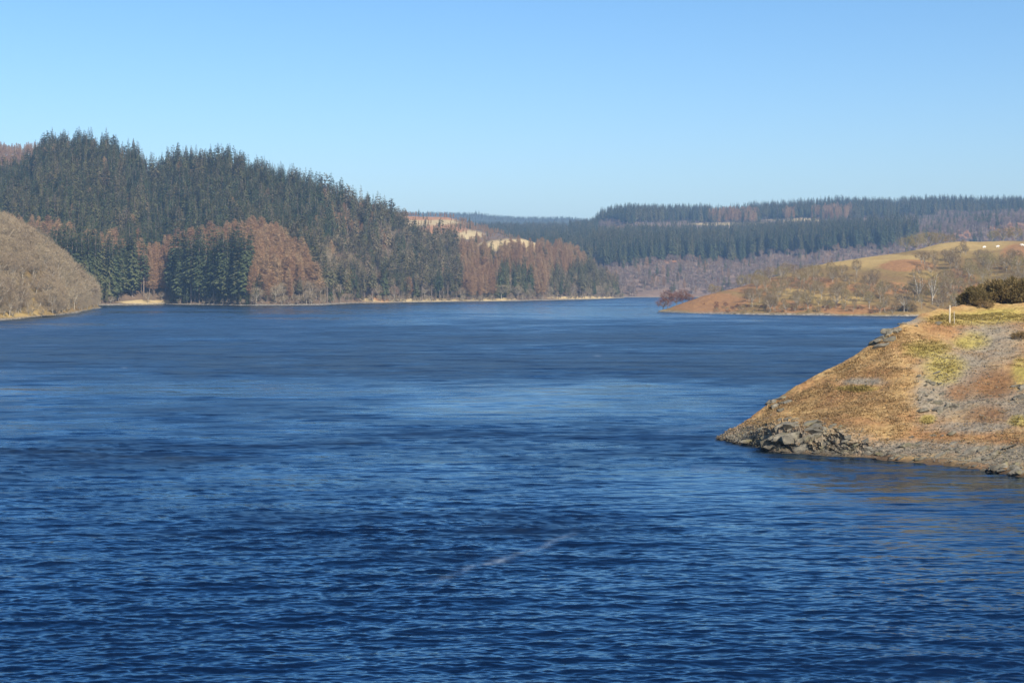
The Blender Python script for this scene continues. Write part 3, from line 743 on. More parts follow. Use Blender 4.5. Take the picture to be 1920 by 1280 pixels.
zoned('far_hill', 6.0, 150000, [
    ([(1140, 422), (1165, 418), (1160, 445), (1130, 450)], [('scrub', 'far_scrub', 4, 8, 0.3)]),
    ([(1330, 399), (1420, 397), (1420, 409), (1330, 411)], [('larch', 'far_top', 12, 18, 0.5), ('spruce', 'far_top', 12, 20, 0.45)]),
    ([(1520, 393), (1600, 390), (1600, 404), (1520, 406)], [('larch', 'far_top', 12, 18, 0.5), ('spruce', 'far_top', 12, 20, 0.45)]),
    ([(1470, 395), (1490, 395), (1490, 405), (1470, 405)], [('larch', 'far_top', 12, 18, 0.5), ('spruce', 'far_top', 12, 20, 0.45)]),
    ([(1665, 384), (1690, 384), (1690, 398), (1665, 398)], []),
    ([(1122, 300), (2900, 300), (2900, 390), (1920, 388), (1700, 392), (1500, 398), (1300, 404), (1122, 406)], [('spruce', 'far_top', 14, 25, 0.95)]),
    (LP, [('spruce', 'far_plantation', 22, 30, 1.0)]),
    ([(1300, 414), (1450, 412), (1450, 421), (1300, 423)], []),
    ([(1165, 402), (1300, 402), (1760, 390), (1760, 412), (1680, 428), (1165, 436)], [('spruce', 'far_young', 3, 6, 0.9)]),
    ([(600, 405), (1122, 405), (1110, 440), (1090, 478), (1070, 484), (1000, 482), (930, 478), (600, 478)], [('spruce', 'far_plantation', 17, 25, 0.95)]),
    ([(1720, 400), (1900, 395), (1920, 440), (1800, 450), (1720, 450)], [('scrub', 'far_scrub', 5, 9, 0.5), ('spruce', 'far_scrub', 10, 17, 0.14)]),
    (ALL, [('scrub', 'far_scrub', 5, 9, 0.5), ('spruce', 'far_scrub', 9, 16, 0.06), ('larch', 'far_scrub', 7, 12, 0.05)]),
])
zoned('distant_ridge', 7.5, 120000, [(ALL, [('spruce', 'distant', 4.5, 7.5, 1.0)])])
OAKS = [(1395, 552), (1430, 528), (1500, 512), (1600, 512), (1640, 522), (1720, 520), (1790, 500), (1840, 480), (1960, 478), (3000, 440), (3000, 660), (1700, 590), (1400, 584)]
zoned('grassy_hill', 4.0, 60000, [
    ([(1200, 400), (1395, 400), (1395, 570), (1370, 574), (1200, 600)], [('grey', 'oak', 2, 3.5, 0.006), ('red', 'undergrowth', 0.7, 1.4, 0.07)]),
    (OAKS, [('grey', 'oak', 4.0, 7.5, 0.26), ('grey', 'oak', 1.8, 3.6, 0.35), ('red', 'undergrowth', 1.0, 2.0, 0.05)]),
    ([(1690, 480), (1780, 470), (1960, 452), (1960, 500), (1690, 520)], [('grey', 'oak', 4, 7, 0.2)]),
], 0.8)
# low growth hanging over the water's edge
def fringe(hill, n, cell, zlo, zhi, lst, xlo, xhi):
    P = scatter(hill, n, cell); X, _ = px(P)
    P = P[(P[:, 2] > zlo) & (P[:, 2] < zhi) & (X > xlo) & (X < xhi)]
    for p in P:
        u = rng.random()
        for sp, zone, lo, hi, sh in lst:
            if u < sh:
                TREES.append([sp, zone, p[0], p[1], p[2] - 0.5, rng.uniform(lo, hi) / HGT[sp], int(rng.integers(len(PROTO[sp]))), rng.uniform(0, 6.28)]); break
            u -= sh
fringe('forest_hill', 160000, 2.6, 0.25, 4.0, [('tan', 'shore_mix', 2.5, 5, 0.3), ('olive', 'mid_slope', 4, 9, 0.28), ('scrub', 'mid_slope', 2, 4, 0.15)], 330, 1170)
fringe('forest_hill', 160000, 2.6, 0.25, 5.0, [('spruce', 'block_left', 6, 16, 0.55), ('tan', 'shore_mix', 2.5, 5, 0.2)], 100, 222)
fringe('forest_hill', 160000, 2.6, 0.25, 5.0, [('spruce', 'block_right', 6, 16, 0.55), ('tan', 'shore_mix', 2.5, 5, 0.2)], 322, 485)
fringe('knoll', 60000, 2.2, 0.4, 5.0, [('tan', 'knoll', 2.5, 5, 0.75)], -300, 185)
fringe('grassy_hill', 90000, 2.0, 0.4, 3.0, [('grey', 'oak', 1.2, 2.6, 0.2), ('red', 'undergrowth', 1.0, 2.2, 0.2)], 1340, 1690)
# single trees the picture lets one name
def place(species, zone, x, ytop, ybase, d, variant=0):
    p = wp(x, ybase, d)
    TREES.append([species, zone, p[0], p[1], p[2] - 0.3, (ybase - ytop) / FPX * d / HGT[species], variant, rng.uniform(0, 6.28)])
for x, yt, v in ((733, 381, 0), (703, 373, 1), (674, 368, 0), (664, 366, 1), (600, 320, 3), (578, 322, 3), (621, 322, 3), (640, 330, 3), (542, 318, 2), (505, 305, 1), (466, 298, 0), (257, 262, 0), (313, 272, 1)):
    yg = np.interp(x, [q[0] for q in ridgeB], [q[1] for q in ridgeB]); dg = np.interp(x, [q[0] for q in ridgeB], [q[2] for q in ridgeB])
    place('spruce', 'lone_skyline', x, yt, yg + 3, dg - 2, v)
for x, yt in ((892, 392), (898, 393)): place('spruce', 'twin', x, yt, 406, 3195, 0)
for x, yt, yb, d in ((1252, 541, 581, 560), (1268, 545, 577, 563), (1280, 540, 572, 566), (1244, 556, 584, 556), (1292, 548, 570, 566)): place('red', 'tip', x, yt, yb, d, int(x) % 2)
for x, yt, yb, d in ((1335, 530, 556, 585), (1345, 533, 556, 585), (1390, 512, 545, 600), (1405, 510, 545, 600)): place('grey', 'ridge_back', x, yt, yb, d, 1)
for x, yt, yb, d in ((1700, 438, 474, 655), (1718, 432, 472, 655), (1740, 428, 470, 660), (1762, 430, 468, 660), (1783, 434, 464, 660), (1880, 422, 456, 670), (1905, 420, 456, 670), (1860, 428, 456, 670)): place('grey', 'ridge_back', x, yt, yb, d, 2)
place('birch', 'birch', 1722, 508, 580, 500); place('birch', 'birch', 1748, 505, 582, 500)

# keep the hilltop with the sheep open
def _open(t):
    X, Yt = 960 + t[2] / t[3] * FPX, HZ + (CAMH - t[4] - t[5] * HGT[t[0]]) / t[3] * FPX
    return t[1] == 'oak' and 1825 < X < 1930 and Yt < 462
TREES = [t for t in TREES if not _open(t)]

# ------------------------------------------------------------------ which trees show, and how large
def visible():
    CW = 8
    zb = np.full((160 + 40, 240 + 80), 1e9)
    for n, G in HILLS.items():
        X, Y = px(G); ix = (X // CW).astype(int) + 20; iy = (Y // CW).astype(int) + 10
        ok = (ix >= 0) & (ix < zb.shape[1]) & (iy >= 0) & (iy < zb.shape[0])
        np.minimum.at(zb, (iy[ok], ix[ok]), G[..., 1][ok])
    cov = np.zeros((640, 960), bool)
    vis = np.zeros(len(TREES)); hid = np.zeros(len(TREES), bool)
    for i in sorted(range(len(TREES)), key=lambda k: TREES[k][3]):
        sp, zn, x, y, z, s, v, _ = TREES[i]
        X, Yb = 960 + x / y * FPX, HZ + (CAMH - z) / y * FPX
        h = s * HGT[sp] / y * FPX; wd = s * WID[sp] / y * FPX
        a = int(X // CW) + 20; b = int((Yb - h * 0.9) // CW) + 10
        if 0 <= a < zb.shape[1] and 0 <= b < zb.shape[0] and zb[b, a] < y - 40: hid[i] = True; continue
        x0, x1 = int((X - wd * 0.3) / 2), int((X + wd * 0.3) / 2) + 1; y0, y1 = int((Yb - h * 0.95) / 2), int(Yb / 2)
        if x1 <= 0 or x0 >= 960 or y1 <= 0: continue
        x0, y0 = max(x0, 0), max(y0, 0)
        reg = cov[y0:y1, x0:x1]
        vis[i] = (~reg).sum(); reg[:] = True
    return vis, hid
VIS, HID = visible()

KIND = {'spruce': 'conifer', 'olive': 'conifer', 'larch': 'larch', 'tan': 'bare', 'grey': 'bare', 'scrub': 'scrub', 'red': 'red', 'birch': 'birch'}
LIMIT = {'conifer': 300, 'larch': 160, 'bare': 300, 'scrub': 0, 'red': 99, 'birch': 9}
NAMES = {'spruce': 'conifer_tree', 'olive': 'conifer_tree', 'larch': 'larch_tree', 'tan': 'bare_tree', 'grey': 'bare_tree', 'scrub': 'bare_tree', 'red': 'bare_shrub', 'birch': 'birch_tree'}
LABEL = {  # look and stand, group
    ('conifer', 'block_left'): ('tall dark conifer of the lakeside stand left of the gravel beach', 'conifers left of the beach'),
    ('conifer', 'block_right'): ('tall dark conifer of the lakeside block right of the gravel beach', 'conifers right of the beach'),
    ('conifer', 'upper'): ('dark conifer of the plantation on the upper left hill', 'conifers on the upper left hill'),
    ('conifer', 'crest'): ('ragged conifer near the falling crest of the left hill', 'conifers on the hill crest'),
    ('conifer', 'lone_skyline'): ('conifer cut out against the sky on the left hill crest', 'skyline conifers'),
    ('conifer', 'mid_slope'): ('olive conifer of the mixed wood right of the larches', 'mid slope conifers'),
    ('conifer', 'shore_mix'): ('thin olive conifer by the water before the larches', 'conifers before the larches'),
    ('conifer', 'point'): ('olive conifer on the far wooded point at the narrows', 'conifers on the far point'),
    ('conifer', 'spur_shore'): ('dark conifer by the water below the far larch slope', 'conifers below the far larches'),
    ('conifer', 'spur_top'): ('small conifer beside the pale grass knoll', 'conifers by the pale knoll'),
    ('conifer', 'spur_larch'): ('olive conifer among the larches of the far spur', 'conifers among the far larches'),
    ('conifer', 'twin'): ('tiny paired conifer alone on the distant skyline', 'paired skyline conifers'),
    ('conifer', 'far_top'): ('conifer of the flat-topped plantation on the far skyline', 'far skyline conifers'),
    ('conifer', 'far_plantation'): ('bluish conifer of the far plantation band above the scrub', 'far plantation conifers'),
    ('larch', 'larch_band'): ('leafless red-brown larch around the lakeside conifers', 'larches on the left hill'),
    ('larch', 'spur_larch'): ('leafless pinkish larch on the far spur', 'larches on the far spur'),
    ('larch', 'back_larch'): ('red larch on the back ridge at the left edge', 'larches on the back ridge'),
    ('larch', 'crest'): ('leafless larch among the conifers of the left hill', 'larches among the conifers'),
    ('bare', 'knoll'): ('leafless tan tree of the rounded knoll at the left edge', 'bare trees on the left knoll'),
    ('bare', 'oak'): ('leafless grey-brown oak on the lakeside grassy hill', 'bare oaks on the grassy hill'),
    ('bare', 'ridge_back'): ('leafless brown tree behind the top line of the grassy hill', 'bare trees behind the grassy hill'),
    ('bare', 'beach'): ('leafless tan shrub tree at the gravel beach', 'bare trees at the beach'),
    ('bare', 'shore_mix'): ('leafless tan tree along the left shore', 'bare trees of the left shore'),
    ('bare', 'mid_slope'): ('leafless tan tree in the mixed wood right of the larches', 'bare trees in the mixed wood'),
    ('bare', 'point'): ('leafless tan tree on the far wooded point', 'bare trees on the far point'),
    ('bare', 'spur_shore'): ('leafless tan tree below the far larch slope', 'bare trees below the far larches'),
    ('red', 'tip'): ('dark red-brown shrub at the tip of the bracken hill', 'shrubs at the hill tip'),
    ('birch', 'birch'): ('white-trunked birch by the cove behind the pale post', 'birches at the cove'),
}
pick = set()
for kind, lim in LIMIT.items():
    c = [i for i in range(len(TREES)) if KIND[TREES[i][0]] == kind and not HID[i] and VIS[i] >= 6 and (kind, TREES[i][1]) in LABEL]
    must = [i for i in c if TREES[i][1] in ('lone_skyline', 'twin', 'ridge_back')]
    c = sorted(set(c) - set(must), key=lambda i: -VIS[i])[:max(0, lim - len(must))]
    pick |= set(must) | set(c)

FIRST = {}
def stand(i):
    sp, zn, x, y, z, s, v, a = TREES[i]
    lab, grp = LABEL[(KIND[sp], zn)]
    lab = OWN.get(i, lab)
    tm, cm = PROTO[sp][v]
    e = bpy.data.objects.new(NAMES[sp], None); COL.objects.link(e)
    e.empty_display_size = 0.5
    e.location = (x, y, z); e.rotation_euler = (0, 0, a); wf = 0.82 + 0.5 * ((i * 0.6180339) % 1)
    e.scale = (s * wf, s * wf, s)
    tag(e, lab, 'tree' if sp != 'red' else 'shrub', grp)
    t = obj('trunk', tm, e); c = obj('crown', cm, e)
    FIRST.setdefault((sp, v), (t, c))
def own_labels():
    """which one of its stand: extremes first, then part of the stand and how it stands in it"""
    st = {}
    for i in pick: st.setdefault((KIND[TREES[i][0]], TREES[i][1]), []).append(i)
    out = {}
    for key, ids in st.items():
        base = LABEL[key][0]
        if len(ids) == 1: out[ids[0]] = base; continue
        X = {i: 960 + TREES[i][2] / TREES[i][3] * FPX for i in ids}
        B = {i: HZ + (CAMH - TREES[i][4]) / TREES[i][3] * FPX for i in ids}
        Hh = {i: TREES[i][5] * HGT[TREES[i][0]] for i in ids}
        o = sorted(ids, key=lambda i: X[i]); n = len(o)
        if n <= 14:
            words = ['leftmost', 'second from left', 'third from left', 'fourth from left', 'fifth from left', 'sixth from left', 'seventh from left', 'eighth from left', 'ninth from left', 'tenth from left', 'eleventh from left', 'twelfth from left', 'thirteenth from left', 'fourteenth from left']
            for k, i in enumerate(o): out[i] = base + ', ' + ('rightmost' if k == n - 1 else words[k])
            continue
        bs = sorted(B.values()); hs_ = sorted(Hh.values())
        used_l = set()
        for k, i in enumerate(o):
            h = ('far left', 'left', 'middle', 'right', 'far right')[min(4, 5 * k // n)]
            v = ('high', 'halfway up', 'low')[min(2, 3 * bs.index(B[i]) // n)]
            z = ('short', 'mid-height', 'tall')[min(2, 3 * hs_.index(Hh[i]) // n)]
            out[i] = '%s, %s, %s, %s' % (base, h, v, z) if 'tall dark' not in base else '%s, %s, %s' % (base, h, v)
        out[o[0]] = base + ', leftmost of all'; out[o[-1]] = base + ', rightmost of all'
    return out
OWN = own_labels()
for i in sorted(pick): stand(i)

# the rest of the woods: one object for each mass
def wood(name, label, idx, sp):
    P = np.array([TREES[i][2:5] for i in idx]); n = len(P)
    me = bpy.data.meshes.new(name); me.vertices.add(n); me.vertices.foreach_set('co', P.astype(np.float32).ravel())
    attr(me, 'size', [TREES[i][5] for i in idx]); attr(me, 'width', [TREES[i][5] * (0.82 + 0.5 * ((i * 0.6180339) % 1)) for i in idx]); attr(me, 'spin', [TREES[i][7] for i in idx]); attr(me, 'variant', [TREES[i][6] for i in idx])
    o = obj(name, me); tag(o, label, 'trees', kind='stuff')
    g = bpy.data.node_groups.new(name, 'GeometryNodeTree')
    g.interface.new_socket('Geometry', in_out='INPUT', socket_type='NodeSocketGeometry')
    g.interface.new_socket('Geometry', in_out='OUTPUT', socket_type='NodeSocketGeometry')
    N, Lk = g.nodes, g.links
    gi, go = N.new('NodeGroupInput'), N.new('NodeGroupOutput')
    m2p = N.new('GeometryNodeMeshToPoints'); Lk.new(gi.outputs[0], m2p.inputs[0])
    def at(nm):
        a = N.new('GeometryNodeInputNamedAttribute'); a.data_type = 'FLOAT'; a.inputs[0].default_value = nm; return a.outputs[0]
    size, spin, var, wid = at('size'), at('spin'), at('variant'), at('width')
    cx = N.new('ShaderNodeCombineXYZ'); Lk.new(spin, cx.inputs[2])
    e2r = N.new('FunctionNodeEulerToRotation'); Lk.new(cx.outputs[0], e2r.inputs[0])
    cs = N.new('ShaderNodeCombineXYZ')
    for k in range(3): Lk.new(size if k == 2 else wid, cs.inputs[k])
    jn = N.new('GeometryNodeJoinGeometry')
    for k in range(len(PROTO[sp])):
        if (sp, k) not in FIRST: continue
        cmp_ = N.new('FunctionNodeCompare'); cmp_.data_type = 'FLOAT'; cmp_.operation = 'EQUAL'
        Lk.new(var, cmp_.inputs[0]); cmp_.inputs[1].default_value = float(k); cmp_.inputs['Epsilon'].default_value = 0.1
        jj = N.new('GeometryNodeJoinGeometry')
        for ob in FIRST[(sp, k)]:
            oi = N.new('GeometryNodeObjectInfo'); oi.transform_space = 'ORIGINAL'; oi.inputs[0].default_value = ob
            Lk.new(oi.outputs['Geometry'], jj.inputs[0])
        iop = N.new('GeometryNodeInstanceOnPoints')
        Lk.new(m2p.outputs[0], iop.inputs['Points']); Lk.new(cmp_.outputs[0], iop.inputs['Selection'])
        Lk.new(jj.outputs[0], iop.inputs['Instance']); Lk.new(e2r.outputs[0], iop.inputs['Rotation']); Lk.new(cs.outputs[0], iop.inputs['Scale'])
        Lk.new(iop.outputs[0], jn.inputs[0])
    Lk.new(jn.outputs[0], go.inputs[0])
    md = o.modifiers.new('scatter', 'NODES'); md.node_group = g
    return o

# scrub trees stand only as a far mass: one of them, nearest to the water, is its own tree
for v in range(len(PROTO['scrub'])):
    c = [i for i in range(len(TREES)) if TREES[i][0] == 'scrub' and TREES[i][6] == v and not HID[i]]
    i = max(c, key=lambda k: VIS[k])
    LABEL[('scrub', TREES[i][1])] = ('leafless purplish tree among the scrub of the far slopes', 'scrub trees of the far slopes')
    pick.add(i); stand(i)

WOODS = {}
for i, tr in enumerate(TREES):
    if i in pick or HID[i]: continue
    sp, zn = tr[0], tr[1]
    far = zn in ('far_top', 'far_young', 'far_plantation', 'far_scrub', 'distant', 'twin')
    WOODS.setdefault((sp, far), []).append(i)
WL = {('spruce', False): ('conifer_wood', 'dark conifer forest covering the big left hill'), ('spruce', True): ('far_plantation', 'blue-green conifer plantations on the far hills'),
      ('olive', False): ('mixed_wood', 'olive conifers thinning out over the middle slope'), ('larch', False): ('larch_wood', 'leafless red-brown larch woods on the left hills'),
      ('larch', True): ('far_larch_wood', 'purplish larch strips inside the skyline plantation'), ('tan', False): ('bare_wood', 'leafless tan woodland on the knoll and along the left shore'),
      ('grey', False): ('oak_wood', 'leafless grey oak wood on the grassy hill'), ('scrub', True): ('far_scrub', 'purplish leafless scrub covering the far slope'), ('red', False): ('bank_brambles', 'dark red-brown low growth along the bank of the grassy hill'), ('scrub', False): ('slope_scrub', 'leafless scrub between the mixed trees of the left slope')}
for key, idx in WOODS.items():
    if key in WL: wood(WL[key][0], WL[key][1], idx, key[0])
print('TREES', len(TREES), 'picked', len(pick), {k: len(v) for k, v in WOODS.items()})

# ------------------------------------------------------------------ things and pieces on the headland
GE = HILLS['headland']
_gx, _gy = px(GE)
_front = slice(0, 183)                    # rows from the water up to the crest
def on_headland(x, y):                    # the place on the camera side of the headland seen at column x, row y
    r = np.hypot(_gx[_front] - x, _gy[_front] - y); i = np.unravel_index(np.argmin(r), r.shape)
    return GE[i]

def rock_mesh(seed, flat=0.7):
    r = random.Random(seed); bm = bmesh.new()
    for _ in range(15):
        v = Vector((r.gauss(0, 1), r.gauss(0, 1), r.gauss(0, 1))).normalized()
        v = Vector((max(-0.72, min(0.72, v.x)), max(-0.66, min(0.66, v.y)), max(-0.7, min(0.7, v.z)))) * r.uniform(0.85, 1.1)
        bm.verts.new((v.x, v.y * 0.85, v.z * flat))
    bmesh.ops.convex_hull(bm, input=bm.verts)
    bmesh.ops.delete(bm, geom=[v for v in bm.verts if not v.link_faces], context='VERTS')
    me = bpy.data.meshes.new('rock'); bm.to_mesh(me); bm.free(); me.materials.append(M['rock'])
    return me
def rock_mat():
    t = NT('grey_rock')
    n = t.noise(2.2, 7, 0.7, vec=t.pos()); f = t.noise(14, 5, 0.7, vec=t.pos())
    c = t.ramp(n, [(0.3, (0.055, 0.05, 0.038)), (0.5, (0.135, 0.12, 0.09)), (0.72, (0.23, 0.205, 0.155))])
    c = t.mix(t.maprange(f, 0.5, 0.75, 0, 0.5), c, (0.075, 0.065, 0.05))
    c = t.mix(t.maprange(t.noise(0.9, 4, 0.6, vec=t.pos()), 0.52, 0.7, 0, 0.6), c, (0.17, 0.145, 0.06))
    z = t.n('ShaderNodeSeparateXYZ'); t.l(t.pos(), z.inputs[0])
    c = t.mix(t.maprange(t.math('ADD', z.outputs['Z'], t.math('MULTIPLY', t.math('SUBTRACT', n, 0.5), 0.5)), 0.02, 0.22, 0.8, 0.0), c, (0.035, 0.028, 0.022))
    t.bsdf(c, 0.88, t.bump(f, 0.6, 0.06), 0.25)
    return t.m
M['rock'] = rock_mat()
ROCKS = [rock_mesh(100 + i, 0.55 + 0.4 * random.random()) for i in range(14)]
rr = random.Random(5)
def rock(x, y, size, sink=0.25, name='rock'):
    p = on_headland(x, y)
    o = obj(name, rr.choice(ROCKS), headland)
    o.location = (p[0] + rr.uniform(-.15, .15), p[1] + rr.uniform(-.15, .15), p[2] + size * (0.35 - sink))
    o.rotation_euler = (rr.uniform(-.2, .25), rr.uniform(-.42, -.12), rr.uniform(-0.35, 0.35))
    o.scale = (size * rr.uniform(1.0, 2.1), size * rr.uniform(0.8, 1.2), size * rr.uniform(0.5, 1.1))
OUT = np.array([(1352, 824), (1395, 800), (1440, 783), (1480, 778), (1530, 790), (1580, 800), (1620, 822), (1660, 842), (1600, 850), (1450, 841), (1372, 827)], float)
cnt = 0
while cnt < 70:                           # the rocky nose
    x, y = rr.uniform(1350, 1660), rr.uniform(776, 850)
    if inpoly(np.array([x]), np.array([y]), OUT)[0]:
        big = math.exp(-((x - 1490) / 75) ** 2)
        rock(x, y, rr.uniform(0.14, 0.3) + big * rr.uniform(0.0, 0.45), 0.45); cnt += 1
for i in range(42):                        # stones along the waterline
    x = rr.uniform(1360, 1935)
    y = np.interp(x, [q[0] for q in shoreE], [q[1] for q in shoreE]) - rr.uniform(-1, 9)
    rock(x, y, rr.uniform(0.1, 0.26), 0.2, 'stone')
for cx, cy, sx, sy, n, lo, hi in ((1655, 637, 11, 5, 18, 0.2, 0.5), (1674, 621, 8, 3, 10, 0.2, 0.45), (1692, 604, 10, 3, 5, 0.12, 0.28), (1745, 735, 14, 28, 16, 0.12, 0.3), (1730, 770, 16, 6, 8, 0.15, 0.35), (1840, 848, 60, 9, 22, 0.12, 0.34), (1912, 735, 9, 12, 8, 0.15, 0.36), (1455, 757, 12, 8, 9, 0.2, 0.45), (1700, 830, 40, 10, 14, 0.12, 0.3), (1890, 880, 30, 5, 16, 0.15, 0.36), (1755, 606, 4, 2, 2, 0.2, 0.3)):
    for i in range(n): rock(rr.gauss(cx, sx), rr.gauss(cy, sy), rr.uniform(lo, hi), 0.25, 'stone')

# loose gravel and small scree: uncountable
sel = []
gp = GE[12:168, :470].reshape(-1, 3); gxp, gyp = _gx[12:168, :470].ravel(), _gy[12:168, :470].ravel()
scw = np.zeros(HILLS['headland'].shape[:2], np.float32).ravel(); headland.data.attributes['scree'].data.foreach_get('value', scw)
scw = scw.reshape(GE.shape[:2])[12:168, :470].ravel()
pr = (0.04 + scw) ** 1.5; pr /= pr.sum()
ii = rng.choice(len(gp), 9000, p=pr)
V, F, o_ = [], [], 0
base = np.array([(1, 0, 0), (-1, 0, 0), (0, 1, 0), (0, -1, 0), (0, 0, 1), (0, 0, -0.6)], float)
bf = np.array([(0, 2, 4), (2, 1, 4), (1, 3, 4), (3, 0, 4), (2, 0, 5), (1, 2, 5), (3, 1, 5), (0, 3, 5)])
for k in ii:
    sz = rng.uniform(0.02, 0.065); an = rng.uniform(0, 6.28)
    q = base * sz * rng.uniform(0.6, 1.4, (6, 1)) * (1.2, 1, 0.7)
    q = np.stack([q[:, 0] * math.cos(an) - q[:, 1] * math.sin(an), q[:, 0] * math.sin(an) + q[:, 1] * math.cos(an), q[:, 2]], -1)
    V.append(q + gp[k] + (rng.uniform(-.2, .2), rng.uniform(-.1, .1), 0.02)); F.append(bf + o_); o_ += 6
g = obj('gravel', mesh_np('gravel', np.concatenate(V), np.concatenate(F), M['rock']), headland); g['kind'] = 'stuff'

# dead grass tufts: uncountable
def tufts(name, n, mat, weight, hmin, hmax):
    p = weight / weight.sum(); idx = rng.choice(len(gp), n, p=p)
    nb = 9
    B = np.repeat(gp[idx], nb, 0) + np.concatenate([rng.normal(0, 0.10, (n * nb, 2)), np.full((n * nb, 1), -0.02)], 1)
    h = rng.uniform(hmin, hmax, (n * nb, 1)); an = rng.uniform(0, 6.28, (n * nb, 1))
    tip = B + np.concatenate([np.cos(an) * h * 0.8, np.sin(an) * h * 0.8, h * rng.uniform(0.35, 1.0, h.shape)], 1)
    sd_ = np.concatenate([-np.sin(an), np.cos(an), np.zeros_like(an)], 1) * 0.022
    V = np.stack([B - sd_, B + sd_, tip], 1).reshape(-1, 3)
    o = obj(name, mesh_np(name, V, np.arange(len(V)).reshape(-1, 3), mat), headland); o['kind'] = 'stuff'
M['dead'] = foliage_mat('dead_grass_blades', (0.25, 0.145, 0.06), (0.34, 0.225, 0.10), (0.43, 0.31, 0.16), 1.2)
M['mossgrass'] = foliage_mat('mossy_grass_blades', (0.24, 0.18, 0.055), (0.35, 0.265, 0.085), (0.43, 0.33, 0.13), 0.8)
def getw(nm):
    a = np.zeros(GE.shape[0] * GE.shape[1], np.float32); headland.data.attributes[nm].data.foreach_get('value', a)
    return a.reshape(GE.shape[:2])[12:168, :470].ravel()
clump = np.clip(0.5 + 1.6 * fbm(gp[:, 0] / 1.6, gp[:, 1] / 1.1, 4), 0.02, 1)
tufts('dead_grass', 10000, M['dead'], np.clip(1 - getw('scree') * 0.93 - getw('moss') * 0.8, 0.03, 1) * clump * (gp[:, 2] > 0.5), 0.04, 0.14)
tufts('mossy_grass', 2200, M['mossgrass'], np.clip(getw('moss') - getw('scree') * 0.5, 0.0, 1) * clump + 1e-6, 0.06, 0.18)

def bush(name, x, ybase, d, size, v, label, spin, squash=1.0, cat='bush', group=None, sp='gorse', z=None):
    e = bpy.data.objects.new(name, None); COL.objects.link(e)
    p = wp(x, ybase, d)
    e.location = p if z is None else (p[0], p[1], z)
    e.rotation_euler = (0, 0, spin); e.scale = (size, size, size * squash)
    tag(e, label, cat, group)
    tm, cm = PROTO[sp][v]
    obj('stem', tm, e); obj('foliage', cm, e)
def ground_z(x, d):                        # height of the headland under column x at distance d
    r = np.hypot((GE[..., 0] - (x - 960) / FPX * d), GE[..., 1] - d); return float(GE[..., 2].ravel()[np.argmin(r)])
for k, (x, d, sz, v, lab) in enumerate((
        (1828, 111, 0.66, 0, 'low dark gorse bush at the left end of the thicket above the headland'),
        (1850, 114, 0.98, 1, 'rounded gorse bush second from the left in the headland thicket'),
        (1880, 114, 1.15, 0, 'tall olive gorse bush in the middle of the headland thicket'),
        (1912, 114, 1.1, 1, 'brownish gorse bush at the right edge of the picture above the headland'),
        (1868, 119, 1.2, 1, 'gorse bush at the back of the thicket behind the tall olive one'),
        (1935, 114, 1.0, 0, 'gorse bush cut off by the right edge of the picture'),
        (1914, 124, 1.6, 0, 'dark gorse bush rising highest at the right edge behind the thicket'),
        (1914, 101, 0.32, 1, 'small low gorse bush on the mossy grass below the thicket'),
        (1846, 110, 0.36, 1, 'small gorse bush tucked in front of the thicket'))):
    bush('gorse_bush', x, 0, d, sz, v, lab, k * 1.7, 1.0, z=ground_z(x, d) - 0.05)
p = wp(1704, 592.5, 476)
bush('evergreen_bush', 1704, 591, 478, 1.5, 0, 'small dark evergreen bush at the water edge of the cove', 0.4, 1.2, z=0.5)

# fence posts on top of the headland
def post(x, ybase, d, h, wd, lean, mat, label):
    bm = bmesh.new(); n = 10
    rings = [(-0.35, 1.0), (0.0, 1.02), (h * 0.5, 0.98), (h - 0.06, 0.95), (h, 0.7)]
    vs = [[bm.verts.new((math.cos(6.2832 * k / n) * wd * s, math.sin(6.2832 * k / n) * wd * s, z + (0.03 * math.cos(6.2832 * k / n) if z == h else 0))) for k in range(n)] for z, s in rings]
    for a, b in zip(vs[:-1], vs[1:]):
        for k in range(n): bm.faces.new((a[k], a[(k + 1) % n], b[(k + 1) % n], b[k]))
    bm.faces.new(vs[-1]); bm.faces.new(list(reversed(vs[0])))
    me = bpy.data.meshes.new('fence_post'); bm.to_mesh(me); bm.free(); me.materials.append(mat)
    o = obj('fence_post', me); q = on_headland(x, ybase); o.location = (q[0], q[1], q[2]); o.rotation_euler = (0, lean, 0)
    tag(o, label, 'post')
M['postwood'] = plain_mat('weathered_post_wood', (0.45, 0.38, 0.27), (0.66, 0.58, 0.44), 6)
M['greywood'] = plain_mat('grey_post_wood', (0.26, 0.22, 0.17), (0.42, 0.37, 0.29), 6)
post(1780.5, 605, 101, 1.25, 0.055, 0.01, M['postwood'], 'pale wooden fence post standing on the headland top')
post(1790, 606, 100, 0.85, 0.035, -0.02, M['greywood'], 'thin grey stake just right of the pale fence post')

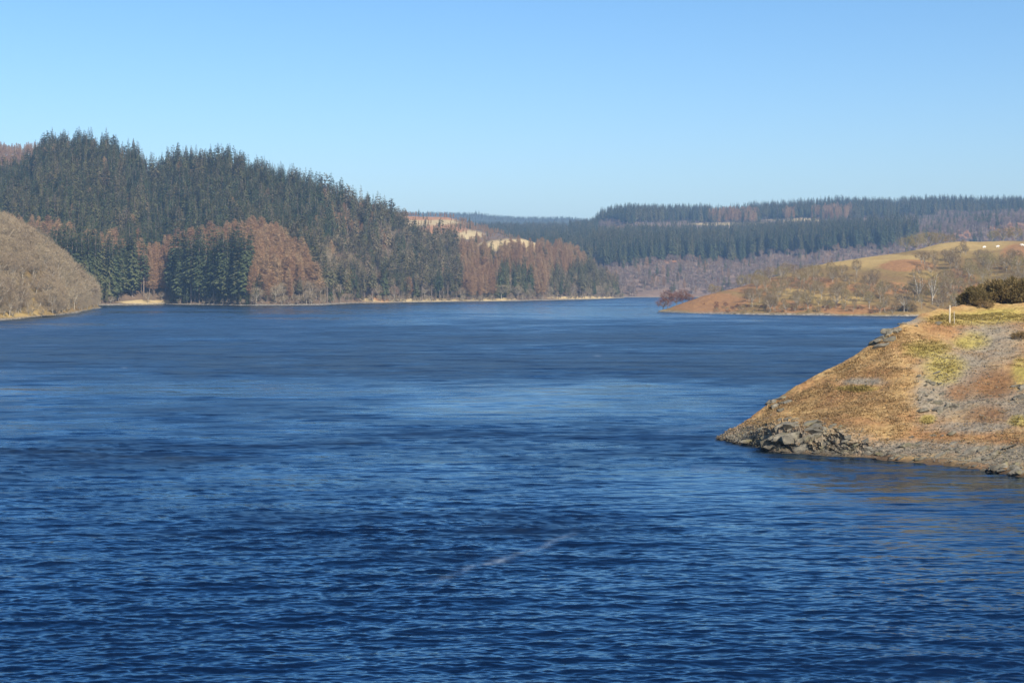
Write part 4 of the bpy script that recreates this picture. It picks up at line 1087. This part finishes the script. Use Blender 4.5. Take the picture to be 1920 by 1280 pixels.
# sheep grazing on the grassy hill
M['wool'] = plain_mat('white_wool', (0.62, 0.58, 0.5), (0.8, 0.77, 0.7), 5)
def sheep(x, ybase, d, face, label):
    bm = bmesh.new(); skin = bm.verts.layers.skin.verify()
    pts = [((0, 0, .62), .27), ((.38, 0, .64), .27), ((-.38, 0, .62), .28), ((.58, 0, .78), .15), ((.74, 0, .62), .10), ((.86, 0, .46), .06),
           ((.36, .14, .32), .07), ((.36, .14, 0), .045), ((.36, -.14, .32), .07), ((.36, -.14, 0), .045), ((-.40, .15, .34), .08), ((-.42, .15, 0), .045), ((-.40, -.15, .34), .08), ((-.42, -.15, 0), .045), ((-.64, 0, .6), .06)]
    vs = []
    for p_, r_ in pts:
        v = bm.verts.new(p_); v[skin].radius = (r_, r_); vs.append(v)
    vs[0][skin].use_root = True
    for a, b in ((0, 1), (0, 2), (1, 3), (3, 4), (4, 5), (1, 6), (6, 7), (1, 8), (8, 9), (2, 10), (10, 11), (2, 12), (12, 13), (2, 14)): bm.edges.new((vs[a], vs[b]))
    me = bpy.data.meshes.new('sheep'); bm.to_mesh(me); bm.free(); me.materials.append(M['wool'])
    o = obj('sheep', me); o.modifiers.new('skin', 'SKIN'); o.modifiers.new('smooth', 'SUBSURF').render_levels = 2
    G = HILLS['grassy_hill']; X = (x - 960) / FPX * d
    gx_, gy_ = px(G); k_ = np.where(np.abs(gx_ - x) < 6, gy_, 1e9)[:60]           # the top line of the hill at this column
    i_ = np.unravel_index(np.argmin(k_), k_.shape)
    o.location = tuple(G[i_])
    o.rotation_euler = (0, 0, face); o.scale = (1.15,) * 3
    tag(o, label, 'sheep', 'sheep on the grassy hill')
sheep(1845, 449, 634, 0.2, 'leftmost white sheep on the skyline of the grassy hill')
sheep(1868, 451, 632, 0.0, 'middle white sheep on top of the grassy hill')
sheep(1911, 451, 632, 3.0, 'white sheep nearest the right edge on top of the grassy hill')

# ------------------------------------------------------------------ the air between
def haze():
    bm = bmesh.new(); bmesh.ops.create_cube(bm, size=1.0)
    me = bpy.data.meshes.new('haze'); bm.to_mesh(me); bm.free()
    m = bpy.data.materials.new('thin_haze'); m.use_nodes = True
    t = m.node_tree; t.nodes.clear()
    out = t.nodes.new('ShaderNodeOutputMaterial'); v = t.nodes.new('ShaderNodeVolumePrincipled')
    v.inputs['Color'].default_value = (0.36, 0.62, 1.0, 1); v.inputs['Density'].default_value = 0.00015
    v.inputs['Anisotropy'].default_value = 0.0
    t.links.new(v.outputs[0], out.inputs['Volume'])
    me.materials.append(m)
    o = obj('haze', me); o.scale = (12400, 12400, 215); o.location = (0, 3000, -5 + 107.5)
    tag(o, 'thin blue haze lying over the lake valley', kind='stuff')
haze()
